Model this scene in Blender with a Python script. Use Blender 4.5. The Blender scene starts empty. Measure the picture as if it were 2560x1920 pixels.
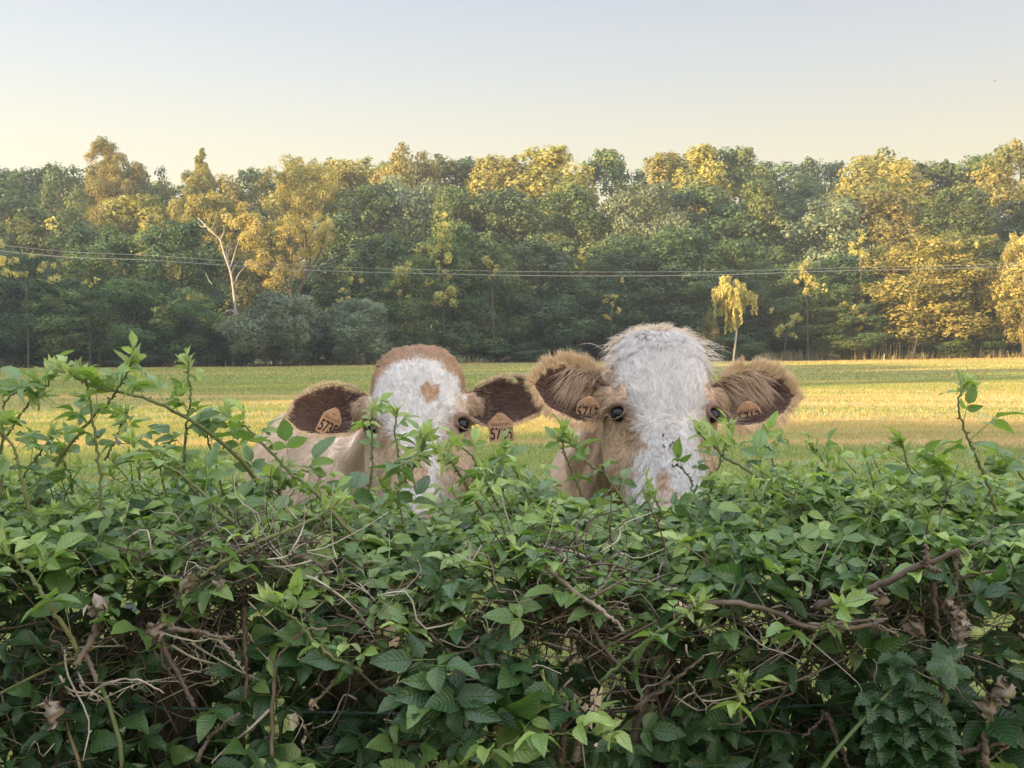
import bpy, bmesh, math, random
import numpy as np
from mathutils import Vector, Matrix
from mathutils.bvhtree import BVHTree
from mathutils.kdtree import KDTree

sc = bpy.context.scene
COL = sc.collection
R = math.radians
rng = np.random.default_rng(7)
random.seed(7)

# ------------------------------------------------------------------ camera
CAMH, PITCH, F = 1.6, R(2.0), 2560.0
cd = bpy.data.cameras.new('camera')
cam = bpy.data.objects.new('camera', cd); COL.objects.link(cam)
cam.location = (0, 0, CAMH)
cam.rotation_euler = (R(90) - PITCH, 0, 0)
cd.lens = 36.0; cd.sensor_width = 36.0
cd.clip_start = 0.05; cd.clip_end = 3000
sc.camera = cam

# ------------------------------------------------------------------ light
SUN_AZ = math.atan2(-0.88, -0.47)      # towards the sun: left and a little behind the camera
SUN_EL = R(9.0)
to_sun = Vector((math.sin(SUN_AZ) * math.cos(SUN_EL), math.cos(SUN_AZ) * math.cos(SUN_EL), math.sin(SUN_EL)))
sd = bpy.data.lights.new('sun', 'SUN'); sd.energy = 5.0; sd.angle = R(0.5); sd.color = (1.0, 0.68, 0.31)
sun = bpy.data.objects.new('sun', sd); COL.objects.link(sun)
sun.rotation_euler = to_sun.to_track_quat('Z', 'Y').to_euler()
sun.location = (-60, -40, 40)

w = bpy.data.worlds.new('World'); sc.world = w; w.use_nodes = True
nt = w.node_tree; nt.nodes.clear()
def wn(t, **k):
    n = nt.nodes.new(t)
    for a, b in k.items(): setattr(n, a, b)
    return n
sky = wn('ShaderNodeTexSky', sky_type='NISHITA', sun_disc=False, sun_elevation=SUN_EL, sun_rotation=-SUN_AZ,
         altitude=100, air_density=1.0, dust_density=2.5, ozone_density=1.0)
hs = wn('ShaderNodeHueSaturation'); hs.inputs['Saturation'].default_value = 0.62
bg1 = wn('ShaderNodeBackground'); bg1.inputs[1].default_value = 0.15
# pale gradient added to the sky, brighter overhead to fill the shaded foreground
tc = wn('ShaderNodeTexCoord'); sx = wn('ShaderNodeSeparateXYZ')
rmp = wn('ShaderNodeValToRGB')
cr = rmp.color_ramp
cr.elements[0].position = 0.0; cr.elements[0].color = (0.52, 0.38, 0.18, 1)
cr.elements[1].position = 1.0; cr.elements[1].color = (1.6, 1.66, 1.85, 1)
for p, c in ((0.06, (0.53, 0.41, 0.205)), (0.13, (0.50, 0.41, 0.225)), (0.19, (0.45, 0.395, 0.27)), (0.25, (0.375, 0.365, 0.335)), (0.33, (0.30, 0.318, 0.358)), (0.55, (1.10, 1.17, 1.32))):
    e = cr.elements.new(p); e.color = c + (1,)
bg2 = wn('ShaderNodeBackground'); bg2.inputs[1].default_value = 0.15
sc_ = wn('ShaderNodeVectorMath', operation='SCALE'); sc_.inputs['Scale'].default_value = 3.3
add = wn('ShaderNodeAddShader'); out = wn('ShaderNodeOutputWorld')
L = nt.links.new
L(sky.outputs[0], hs.inputs['Color']); L(hs.outputs[0], bg1.inputs[0])
L(tc.outputs['Generated'], sx.inputs[0]); L(sx.outputs['Z'], rmp.inputs[0])
L(rmp.outputs[0], sc_.inputs[0]); L(sc_.outputs[0], bg2.inputs[0])
mixw = wn('ShaderNodeMixShader'); mixw.inputs[0].default_value = 0.8
L(bg1.outputs[0], mixw.inputs[1]); L(bg2.outputs[0], mixw.inputs[2])
L(mixw.outputs[0], out.inputs[0])

vs = sc.view_settings
vs.view_transform = 'Standard'; vs.look = 'None'; vs.gamma = 1.0; vs.use_curve_mapping = False
vs.exposure = 1.85
sc.cycles.use_denoising = True
sc.cycles.max_bounces = 8; sc.cycles.transparent_max_bounces = 8
sc.cycles.diffuse_bounces = 4; sc.cycles.transmission_bounces = 4; sc.cycles.glossy_bounces = 2
sc.cycles.sample_clamp_indirect = 6.0

# ------------------------------------------------------------------ helpers
def P(u, v, d):
    """point at world depth y=d seen at photo pixel (u, v) of 2560 x 1920"""
    a = (u - 1280) / F; b = (960 - v) / F
    dy = math.cos(PITCH) + b * math.sin(PITCH); dz = -math.sin(PITCH) + b * math.cos(PITCH)
    k = d / dy
    return Vector((a * k, d, CAMH + dz * k))

def tag(o, label=None, cat=None, group=None, kind=None):
    if label: o['label'] = label
    if cat: o['category'] = cat
    if group: o['group'] = group
    if kind: o['kind'] = kind
    return o

def empty(name, loc=(0, 0, 0)):
    o = bpy.data.objects.new(name, None); COL.objects.link(o); o.location = loc
    o.empty_display_size = 0.1
    return o

def link(name, me, parent=None, loc=None):
    o = bpy.data.objects.new(name, me); COL.objects.link(o)
    if parent is not None: o.parent = parent
    if loc is not None: o.location = loc
    return o

def mesh_np(name, V, faces, mats=(), smooth=False, uv=None, attrs=None, mat_idx=None):
    """faces: list of (n,k) int arrays (quads and/or tris). uv: per-vertex (N,2). attrs: {name:(type, per-vertex array)}"""
    me = bpy.data.meshes.new(name)
    V = np.asarray(V, np.float32)
    if not isinstance(faces, (list, tuple)): faces = [faces]
    faces = [np.asarray(f, np.int32) for f in faces if len(f)]
    li = np.concatenate([f.ravel() for f in faces])
    tot = np.concatenate([np.full(len(f), f.shape[1], np.int32) for f in faces])
    st = np.concatenate([[0], np.cumsum(tot)[:-1]]).astype(np.int32)
    me.vertices.add(len(V)); me.vertices.foreach_set('co', V.ravel())
    me.loops.add(len(li)); me.loops.foreach_set('vertex_index', li)
    me.polygons.add(len(tot)); me.polygons.foreach_set('loop_start', st); me.polygons.foreach_set('loop_total', tot)
    if mat_idx is not None: me.polygons.foreach_set('material_index', np.asarray(mat_idx, np.int32))
    me.polygons.foreach_set('use_smooth', np.full(len(tot), bool(smooth)))
    for m in mats: me.materials.append(m)
    if uv is not None:
        l = me.uv_layers.new(name='UVMap'); l.data.foreach_set('uv', np.asarray(uv, np.float32)[li].ravel())
    if attrs:
        for k, (t, a) in attrs.items():
            at = me.attributes.new(k, t, 'POINT')
            if t == 'FLOAT': at.data.foreach_set('value', np.asarray(a, np.float32).ravel())
            elif t == 'FLOAT_COLOR': at.data.foreach_set('color', np.asarray(a, np.float32).ravel())
    me.update(calc_edges=True)
    return me

def norm(a):
    return a / np.maximum(np.linalg.norm(a, axis=-1, keepdims=True), 1e-9)

class Geo:
    """collects vertices / faces of one part"""
    def __init__(s): s.V = []; s.Q = []; s.T = []; s.A = {}; s.n = 0; s.U = []
    def add(s, V, Q=None, T=None, uv=None, **attr):
        V = np.asarray(V, np.float32).reshape(-1, 3)
        if Q is not None and len(Q): s.Q.append(np.asarray(Q) + s.n)
        if T is not None and len(T): s.T.append(np.asarray(T) + s.n)
        s.V.append(V); s.U.append(np.zeros((len(V), 2)) if uv is None else np.asarray(uv).reshape(-1, 2))
        for k, a in attr.items():
            s.A.setdefault(k, []).append((s.n, np.broadcast_to(np.asarray(a, float), (len(V),))))
        s.n += len(V)
    def mesh(s, name, mats, smooth=False):
        V = np.concatenate(s.V); F_ = []
        if s.Q: F_.append(np.concatenate(s.Q))
        if s.T: F_.append(np.concatenate(s.T))
        at = {}
        for k, l in s.A.items():
            a = np.zeros(len(V))
            for i, x in l: a[i:i + len(x)] = x
            at[k] = ('FLOAT', a)
        return mesh_np(name, V, F_, mats, smooth, np.concatenate(s.U), at)
    def build(s, name, mats, parent=None, smooth=False):
        return link(name, s.mesh(name, mats, smooth), parent)

def spline(pts, n):
    """Catmull-Rom through pts, n samples"""
    p = np.array([list(q) for q in pts], float)
    if len(p) == 2: return p[0] + (p[1] - p[0]) * np.linspace(0, 1, n)[:, None]
    e = np.vstack([2 * p[0] - p[1], p, 2 * p[-1] - p[-2]])
    t = np.linspace(0, len(p) - 1 - 1e-6, n); i = t.astype(int); f = (t - i)[:, None]
    a, b, c, d = e[i], e[i + 1], e[i + 2], e[i + 3]
    return 0.5 * ((2 * b) + (-a + c) * f + (2 * a - 5 * b + 4 * c - d) * f ** 2 + (-a + 3 * b - 3 * c + d) * f ** 3)

def tube(g, pts, rad, k=6, cap=True, **attr):
    pts = np.asarray(pts, float); n = len(pts)
    rad = np.broadcast_to(np.asarray(rad, float), (n,))
    t = norm(np.gradient(pts, axis=0))
    ref = np.array([0, 0, 1.0]) if abs(t[0][2]) < 0.8 else np.array([1.0, 0, 0])
    a = np.zeros((n, 3)); b = np.zeros((n, 3)); u = ref
    for i in range(n):
        u = u - t[i] * u.dot(t[i]); l = np.linalg.norm(u); u = u / l if l > 1e-6 else np.array([1.0, 0, 0])
        a[i] = u; b[i] = np.cross(t[i], u)
    ang = np.linspace(0, 2 * np.pi, k, endpoint=False)
    V = pts[:, None] + rad[:, None, None] * (np.cos(ang)[None, :, None] * a[:, None] + np.sin(ang)[None, :, None] * b[:, None])
    idx = np.arange(n * k).reshape(n, k)
    q = np.stack([idx[:-1], np.roll(idx, -1, 1)[:-1], np.roll(idx, -1, 1)[1:], idx[1:]], -1).reshape(-1, 4)
    V = V.reshape(-1, 3); T = None
    if cap:
        V = np.vstack([V, pts[0], pts[-1]]); j = np.arange(k); j2 = (j + 1) % k
        T = np.vstack([np.stack([j2, j, np.full(k, n * k)], -1), np.stack([j + (n - 1) * k, j2 + (n - 1) * k, np.full(k, n * k + 1)], -1)])
    g.add(V, q, T, **attr)

# ------------------------------------------------------------------ materials
def mat(name):
    m = bpy.data.materials.new(name); m.use_nodes = True; t = m.node_tree; t.nodes.clear()
    return m, t, t.nodes.new('ShaderNodeOutputMaterial')
def N(t, ty, **k):
    n = t.nodes.new(ty)
    for a, b in k.items():
        if a in ('inp',):
            for x, y in b.items(): n.inputs[x].default_value = y
        else: setattr(n, a, b)
    return n
def ramp(t, fac, stops):
    n = t.nodes.new('ShaderNodeValToRGB'); c = n.color_ramp
    c.elements[0].position = stops[0][0]; c.elements[0].color = tuple(stops[0][1]) + (1,)
    c.elements[1].position = stops[-1][0]; c.elements[1].color = tuple(stops[-1][1]) + (1,)
    for p, q in stops[1:-1]: e = c.elements.new(p); e.color = tuple(q) + (1,)
    t.links.new(fac, n.inputs[0]); return n.outputs[0]
def mixc(t, f, a, b, mode='MIX'):
    n = t.nodes.new('ShaderNodeMix'); n.data_type = 'RGBA'; n.blend_type = mode
    for i, x in ((0, f), (6, a), (7, b)):
        if isinstance(x, bpy.types.NodeSocket): t.links.new(x, n.inputs[i])
        else: n.inputs[i].default_value = x if i == 0 else tuple(x) + ((1,) if len(x) == 3 else ())
    return n.outputs[2]
def mth(t, op, a, b=0.0, c=None, clamp=False):
    n = t.nodes.new('ShaderNodeMath'); n.operation = op; n.use_clamp = clamp
    for i, x in ((0, a), (1, b), (2, c)):
        if x is None: continue
        if isinstance(x, bpy.types.NodeSocket): t.links.new(x, n.inputs[i])
        else: n.inputs[i].default_value = x
    return n.outputs[0]
def attr(t, name): return N(t, 'ShaderNodeAttribute', attribute_name=name)

def leafy(name, stops, trans=0.35, gloss=0.03, rough=0.5, obj_var=0.25, tint_trans=1.3):
    """foliage seen from far: 'rnd' attribute picks the colour, object random shifts it"""
    m, t, o = mat(name)
    a = attr(t, 'rnd'); oi = N(t, 'ShaderNodeObjectInfo')
    c = ramp(t, a.outputs['Fac'], stops)
    h = N(t, 'ShaderNodeHueSaturation')
    t.links.new(c, h.inputs['Color'])
    t.links.new(mth(t, 'MULTIPLY_ADD', oi.outputs['Random'], obj_var, 1 - obj_var / 2), h.inputs['Value'])
    t.links.new(mth(t, 'MULTIPLY_ADD', oi.outputs['Random'], 0.03, 0.485), h.inputs['Hue'])
    d = N(t, 'ShaderNodeBsdfDiffuse'); tr = N(t, 'ShaderNodeBsdfTranslucent')
    t.links.new(h.outputs[0], d.inputs[0])
    b = mixc(t, 1.0, h.outputs[0], (tint_trans, tint_trans * 0.95, tint_trans * 0.5), 'MULTIPLY')
    t.links.new(b, tr.inputs[0])
    mx = N(t, 'ShaderNodeMixShader', inp={0: trans}); t.links.new(d.outputs[0], mx.inputs[1]); t.links.new(tr.outputs[0], mx.inputs[2])
    g = N(t, 'ShaderNodeBsdfGlossy', inp={'Roughness': rough}); g.inputs[0].default_value = (0.9, 0.95, 1, 1)
    m2 = N(t, 'ShaderNodeMixShader', inp={0: gloss}); t.links.new(mx.outputs[0], m2.inputs[1]); t.links.new(g.outputs[0], m2.inputs[2])
    t.links.new(m2.outputs[0], o.inputs[0]); return m

def barky(name, c1, c2, scale=6.0, bump=0.4, rough=0.9, stretch=(1, 1, 0.25)):
    m, t, o = mat(name)
    tc = N(t, 'ShaderNodeTexCoord'); mp = N(t, 'ShaderNodeMapping'); mp.inputs['Scale'].default_value = stretch
    t.links.new(tc.outputs['Object'], mp.inputs[0])
    n = N(t, 'ShaderNodeTexNoise', inp={'Scale': scale, 'Detail': 6.0, 'Roughness': 0.65}); t.links.new(mp.outputs[0], n.inputs[0])
    c = ramp(t, n.outputs[0], [(0.35, c1), (0.65, c2)])
    p = N(t, 'ShaderNodeBsdfPrincipled', inp={'Roughness': rough}); t.links.new(c, p.inputs[0])
    p.inputs['Specular IOR Level'].default_value = 0.3
    b = N(t, 'ShaderNodeBump', inp={'Strength': bump, 'Distance': 0.02}); t.links.new(n.outputs[0], b.inputs['Height']); t.links.new(b.outputs[0], p.inputs['Normal'])
    t.links.new(p.outputs[0], o.inputs[0]); return m

M = {}
# evening air
HZ = bpy.data.materials.new('evening_haze'); HZ.use_nodes = True; t = HZ.node_tree; t.nodes.clear()
o = t.nodes.new('ShaderNodeOutputMaterial'); pv = t.nodes.new('ShaderNodeVolumePrincipled'); pv.inputs['Density'].default_value = 0.0005; pv.inputs['Color'].default_value = (0.80, 0.88, 1.0, 1); pv.inputs['Anisotropy'].default_value = 0.2
t.links.new(pv.outputs[0], o.inputs['Volume'])
bm = bmesh.new(); bmesh.ops.create_cube(bm, size=1.0)
for v in bm.verts: v.co = Vector((v.co.x * 900, 110 + v.co.y * 800, -3.5 if v.co.z < 0 else 46))
hm = bpy.data.meshes.new('haze'); bm.to_mesh(hm); bm.free(); hm.materials.append(HZ)
hz = bpy.data.objects.new('haze', hm); COL.objects.link(hz); hz['kind'] = 'stuff'
# ------------------------------------------------------------------ terrain
def gz(x, y):
    """ground height"""
    x = np.asarray(x, float); y = np.asarray(y, float)
    s = np.clip(y / 118, 0, 1)
    z = 0.012 * x * s * s + 0.05 * np.sin(x * .11 + 1.3) * np.sin(y * .07) * np.clip(y / 30, 0, 1)
    z = z + np.where(y > 122, 0.07 * (y - 122) - 0.00007 * (y - 122) ** 2, 0) * np.clip((y - 118) / 20, 0, 1)
    return z
EDGE = lambda x: 116 + 0.13 * np.clip(np.asarray(x, float), -60, 0) - 0.0 * x    # far edge of the field

def grid_mesh(name, xs, ys, zf, mats, uv=False):
    X, Y = np.meshgrid(xs, ys); Z = zf(X, Y)
    V = np.stack([X, Y, Z], -1).reshape(-1, 3)
    n, m_ = X.shape; i = np.arange(n * m_).reshape(n, m_)
    q = np.stack([i[:-1, :-1], i[:-1, 1:], i[1:, 1:], i[1:, :-1]], -1).reshape(-1, 4)
    return mesh_np(name, V, q, mats, True)

def field_colour(t):
    """mown meadow: green regrowth with bands of straw left by the mower (by position; sunlit bands are worked into the straw)"""
    tc = N(t, 'ShaderNodeNewGeometry')
    mp = N(t, 'ShaderNodeMapping'); mp.inputs['Scale'].default_value = (0.05, 0.55, 1); mp.inputs['Rotation'].default_value = (0, 0, R(2))
    t.links.new(tc.outputs['Position'], mp.inputs[0])
    n1 = N(t, 'ShaderNodeTexNoise', inp={'Scale': 1.0, 'Detail': 3.0, 'Roughness': 0.6}); t.links.new(mp.outputs[0], n1.inputs[0])
    n2 = N(t, 'ShaderNodeTexNoise', inp={'Scale': 1.3, 'Detail': 5.0, 'Roughness': 0.7}); t.links.new(tc.outputs['Position'], n2.inputs[0])
    s = N(t, 'ShaderNodeSeparateXYZ'); t.links.new(tc.outputs['Position'], s.inputs[0])
    # straw share along y: windrows at 14-36 m and the dry strip along the wood, with the sunlit bands painted in
    cv = N(t, 'ShaderNodeFloatCurve')
    c = cv.mapping.curves[0]
    pts = [(0, 0), (12 / 130, 0.0), (15.5 / 130, .05), (17 / 130, .6), (19 / 130, .4), (21 / 130, .75), (25 / 130, .3), (28 / 130, .7), (34 / 130, .65), (39 / 130, .15), (60 / 130, .2), (66 / 130, .5), (72 / 130, .25), (90 / 130, .35), (100 / 130, .65), (1, .7)]
    while len(c.points) < len(pts): c.points.new(0.5, 0.5)
    for p, q in zip(c.points, pts): p.location = q; p.handle_type = 'VECTOR'
    cv.mapping.update()
    t.links.new(mth(t, 'DIVIDE', s.outputs['Y'], 130.0, clamp=True), cv.inputs['Value'])
    f = mth(t, 'ADD', cv.outputs[0], mth(t, 'MULTIPLY_ADD', n1.outputs[0], 2.8, -1.60))
    f = mth(t, 'ADD', f, mth(t, 'MULTIPLY', mth(t, 'DIVIDE', s.outputs['X'], mth(t, 'MAXIMUM', s.outputs['Y'], 5.0)), .3))  # straw increases to the right, painting the stronger sun there
    f = mth(t, 'ADD', f, mth(t, 'MULTIPLY_ADD', n2.outputs[0], 0.7, -0.35), clamp=True)
    return f, n2.outputs[0]

m, t, o = mat('meadow_soil'); M['soil'] = m
f, n2 = field_colour(t)
g = ramp(t, n2, [(0.3, (0.15, 0.19, 0.065)), (0.7, (0.22, 0.27, 0.10))])
st = ramp(t, n2, [(0.3, (0.34, 0.28, 0.15)), (0.7, (0.46, 0.37, 0.20))])
c = mixc(t, f, g, st)
d = N(t, 'ShaderNodeBsdfDiffuse'); t.links.new(c, d.inputs[0]); t.links.new(d.outputs[0], o.inputs[0])

m, t, o = mat('meadow_blades'); M['blades'] = m
f, n2 = field_colour(t)
a = attr(t, 'rnd')
g = ramp(t, a.outputs['Fac'], [(0.0, (0.18, 0.22, 0.055)), (0.6, (0.29, 0.32, 0.10)), (1, (0.44, 0.42, 0.18))])
st = ramp(t, a.outputs['Fac'], [(0.0, (0.50, 0.34, 0.16)), (1, (0.74, 0.50, 0.26))])  # straw made more orange to carry the low sun
c = mixc(t, f, g, st)
d = N(t, 'ShaderNodeBsdfDiffuse'); tr = N(t, 'ShaderNodeBsdfTranslucent'); t.links.new(c, d.inputs[0]); t.links.new(c, tr.inputs[0])
mx = N(t, 'ShaderNodeMixShader', inp={0: 0.4}); t.links.new(d.outputs[0], mx.inputs[1]); t.links.new(tr.outputs[0], mx.inputs[2]); t.links.new(mx.outputs[0], o.inputs[0])

def wide_range(lo, hi, n): return np.linspace(lo, hi, n)
xs = np.concatenate([-np.geomspace(420, 82, 12), np.linspace(-80, 80, 161), np.geomspace(82, 420, 12)])
ys = np.concatenate([-np.geomspace(260, 12, 14), np.linspace(-10, 130, 141), np.geomspace(131, 480, 30)])
o_ = link('ground', grid_mesh('ground', xs, ys, gz, [M['soil']])); tag(o_, kind='structure')

def blades(n, y0, y1, wd, ht, seed, xspan=None, edge=True):
    r = np.random.default_rng(seed)
    u = r.random(n); y = np.sqrt(y0 ** 2 + u * (y1 ** 2 - y0 ** 2)) if xspan is None else y0 + u * (y1 - y0)
    half = (y * 0.50 + 0.8) * np.where(r.random(n) < .72, 1.0, 2.0) if xspan is None else np.full(n, xspan)
    x = (r.random(n) * 2 - 1) * half
    k = y < EDGE(x) + 3; x, y = x[k], y[k]; n = len(x)
    z = gz(x, y)
    a = r.random(n) * 2 * np.pi; ww = wd * (0.6 + 0.8 * r.random(n)); h = ht * (0.5 + r.random(n))
    ln = r.normal(0, 0.45, (n, 2)) * h[:, None]
    V = np.zeros((n, 3, 3))
    V[:, 0] = np.stack([x - np.cos(a) * ww, y - np.sin(a) * ww, z - 0.01], -1)
    V[:, 1] = np.stack([x + np.cos(a) * ww, y + np.sin(a) * ww, z - 0.01], -1)
    V[:, 2] = np.stack([x + ln[:, 0], y + ln[:, 1], z + h], -1)
    rn = np.repeat(r.random(n), 3)
    return V.reshape(-1, 3), np.arange(n * 3).reshape(-1, 3), rn
Vs = []; Rn = []
for a_ in ((140000, 2.2, 9, 0.003, 0.06, 1), (190000, 9, 22, 0.006, 0.055, 2), (180000, 22, 50, 0.012, 0.065, 3), (150000, 50, 121, 0.035, 0.09, 4)):
    v, q, r_ = blades(*a_); Vs.append(v); Rn.append(r_)
V = np.concatenate(Vs)
me = mesh_np('meadow_grass', V, np.arange(len(V)).reshape(-1, 3), [M['blades']], False, None, {'rnd': ('FLOAT', np.concatenate(Rn))})
tag(link('meadow_grass', me), 'short green and straw coloured grass covering the mown meadow', 'grass', kind='stuff')
# the near side of the hedge (verge where the photographer stands)
v, q, r_ = blades(26000, -1.5, 1.5, 0.004, 0.13, 9, xspan=2.2)
v[:, 1] = v[:, 1]
tag(link('verge_grass', mesh_np('verge_grass', v, q, [M['blades']], False, None, {'rnd': ('FLOAT', r_)})), 'green verge grass at the foot of the bramble hedge', 'grass', kind='stuff')

# unseen trees left of the meadow, sized and spaced to shape its shade: x, y, height, width
SIDE_TREES = [(-78, -62, 22, 15, 'wall'), (-76, -50, 24, 15, 'wall'), (-79, -40, 22, 15, 'wall'), (-75, -31, 21, 13, 'round'), (-77, -36, 23, 12, 'wall'), (-88, -37, 24, 15, 'wall'),
              (-80, -14, 10, 8, 'round'), (-77, -1, 19, 13, 'wall'), (-75, 8, 21, 13, 'round'), (-78, 18, 19, 14, 'wall'), (-76, 28, 19, 13, 'round'), (-79, 38, 15, 12, 'round'), (-77, 44.6, 22, 3.5, 'poplar'), (-77, 47.6, 22, 3, 'poplar'), (-78, 46, 15, 8, 'round'),
              (-78, 54, 28, 9, 'wall'), (-76, 59.5, 30, 9, 'round'), (-79, 65, 29, 9, 'wall'), (-77, 69.5, 27, 6, 'poplar'), (-78, 74.4, 19, 3.5, 'poplar'), (-80, 77, 13, 10, 'round'), (-77, 84, 19, 8, 'wall'), (-80, 91, 16, 11, 'round'), (-80, 101, 14, 12, 'round'), (-84, 112, 13, 14, 'wall'),
              (-92, 57, 29, 10, 'wall'), (-92, 63, 30, 10, 'wall'), (-91, -45, 25, 15, 'round'), (-90, 12, 22, 15, 'wall'),
              (-74, 124, 17, 15, 'wall'), (-80, 136, 18, 16, 'wall'), (-92, 120, 18, 16, 'wall'), (-104, 128, 18, 18, 'wall'), (-118, 122, 17, 18, 'round'), (-70, 150, 18, 16, 'wall'), (-90, 152, 19, 18, 'wall'), (-112, 146, 19, 18, 'wall')]
# ------------------------------------------------------------------ trees
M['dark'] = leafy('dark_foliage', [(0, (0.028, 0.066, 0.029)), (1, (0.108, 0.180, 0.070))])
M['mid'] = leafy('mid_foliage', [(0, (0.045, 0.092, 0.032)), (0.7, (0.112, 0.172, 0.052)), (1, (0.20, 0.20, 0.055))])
M['yellow'] = leafy('yellow_green_foliage', [(0, (0.12, 0.145, 0.034)), (1, (0.36, 0.31, 0.075))])  # yellow green leaves, made more golden to carry low sun on the tops
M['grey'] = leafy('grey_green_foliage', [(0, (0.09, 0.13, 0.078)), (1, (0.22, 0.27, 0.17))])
M['gold'] = leafy('sunlit_gold_foliage', [(0, (0.30, 0.28, 0.07)), (1, (0.52, 0.47, 0.17))])  # evening sun mixed into the leaf colour, for crowns that catch it
M['bark'] = barky('bark', (0.05, 0.042, 0.032), (0.13, 0.11, 0.09), 3.0)
M['palebark'] = barky('pale_bark', (0.26, 0.24, 0.21), (0.46, 0.43, 0.39), 2.5, 0.2)

def leaf_cloud(blobs, per, size, seed, drop=0.0, fill=0.25):
    size = size * .62
    """small bent leaf clumps over the shells of the blobs"""
    r = np.random.default_rng(seed); C = []; Nn = []; RN = []
    for (c, rad) in blobs:
        rad = np.broadcast_to(np.asarray(rad, float), (3,))
        n = max(6, int(per * 3.1 * (rad.prod() ** (1 / 3.)) ** 2))
        d = norm(r.normal(size=(n, 3))); d[:, 2] = np.where(r.random(n) < .4, np.abs(d[:, 2]), d[:, 2])
        k = np.where(r.random(n) < fill, r.random(n) ** .5, 0.8 + 0.25 * r.random(n))[:, None]
        lump = 1 + 0.20 * np.sin(d @ r.normal(0, 4, (3,)) + r.random() * 6)[:, None] + 0.14 * np.sin(d @ r.normal(0, 9, (3,)) + r.random() * 6)[:, None]
        C.append(np.asarray(c) + d * rad * k * lump); Nn.append(d)
        RN.append(np.clip(r.random() * .85 + r.normal(0.05, .16, n), 0, 1))
    C = np.concatenate(C); Nn = np.concatenate(Nn); RN = np.concatenate(RN); n = len(C)
    nn = norm(Nn * 1.5 + r.normal(0, .5, (n, 3)))
    t = norm(np.cross(nn, norm(r.normal(size=(n, 3))))); b = np.cross(nn, t)
    s = size * (0.55 + 0.9 * r.random(n))[:, None]
    if drop: t = norm(t * (1 - drop) + np.array([0, 0, -1.0]) * drop); b = norm(np.cross(nn, t)); 
    e = 1 + (drop > 0) * 0.8
    V = np.stack([C - t * s * .6 * e, C + b * s * .42 + nn * s * .12, C + t * s * .62 * e, C - b * s * .42 + nn * s * .15], 1).reshape(-1, 3)
    q = np.arange(4 * n).reshape(-1, 4)
    return V, q, np.repeat(RN, 4)

def prof(style, t):
    if style == 'poplar': return 1.0 * np.clip(1 - t, 0, 1) ** 0.62 * np.clip(t * 6 + .35, 0, 1)
    if style == 'round': return np.sin(np.pi * np.clip(0.12 + 0.83 * t, 0, 1)) ** 0.5
    if style == 'spiky': return np.clip(1.02 - t ** 2.2, 0, 1) ** .6 * np.clip(0.55 + t, 0, 1)
    if style == 'wall': return np.clip(1.03 - t ** 3, 0, 1) ** .5
    return np.sin(np.pi * np.clip(0.2 + 0.75 * t, 0, 1)) ** 0.6

def crown_proto(style, Hc, W, seed, nb, br, per, size, drop=0.0):
    r = np.random.default_rng(seed); blobs = []
    lean = r.normal(0, .05, 2)
    for i in range(nb):
        t = (i + r.random()) / nb; t = t ** 0.85
        a = r.random() * 6.283; lob = 0.82 + 0.22 * math.sin(a * 2 + seed) + 0.12 * math.sin(a * 3 + t * 7)
        rr = prof(style, t) * W / 2 * lob * (0.35 + 0.65 * r.random() ** .45)
        rad = br * (0.45 + 0.85 * r.random()) * (0.75 + 0.5 * (1 - t))
        z = t * Hc - rad * .6 * (t > .5)
        c = np.array([rr * math.cos(a) + lean[0] * z, rr * math.sin(a) + lean[1] * z, max(z, rad * .4)])
        f = 1.0 if style != 'spiky' else 1.25
        blobs.append((c, (rad * 1.1, rad * 1.1, rad * f)))
        if r.random() < (0.7 if style == 'spiky' else .12):   # sprigs that break the outline
            d = norm(np.array([math.cos(a), math.sin(a), 0.9 + r.random()]))
            for k in range(3): blobs.append((c + d * rad * (0.8 + .25 * k), rad * (.42 - .08 * k)))
    V, q, rn = leaf_cloud(blobs, per, size, seed + 50, drop)
    return V, q, rn, blobs

def limbs(g, H, W, cb, seed, nl=9, r0=0.28):
    r = np.random.default_rng(seed)
    top = np.array([r.normal(0, .5), r.normal(0, .5), H * .9])
    tr = spline([(0, 0, -.6), (r.normal(0, .15), r.normal(0, .15), H * .3), (r.normal(0, .3), r.normal(0, .3), H * .6), top], 10)
    tube(g, tr, np.linspace(r0, r0 * .18, 10), 7)
    for i in range(nl):
        t = cb * .7 + (0.85 - cb * .7) * (i + .5) / nl; k = min(9, int(t * 10)); p = tr[k]
        a = i * 2.4 + r.random(); l = W * .45 * (0.6 + .5 * r.random()) * (1.15 - t * .6)
        e = p + np.array([math.cos(a) * l, math.sin(a) * l, l * (.5 + .5 * r.random())])
        m_ = (p + e) / 2 + np.array([0, 0, -.1 * l])
        tube(g, spline([p, m_, e], 6), np.linspace(r0 * .42 * (1 - t * .5), r0 * .07, 6), 5)

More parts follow.
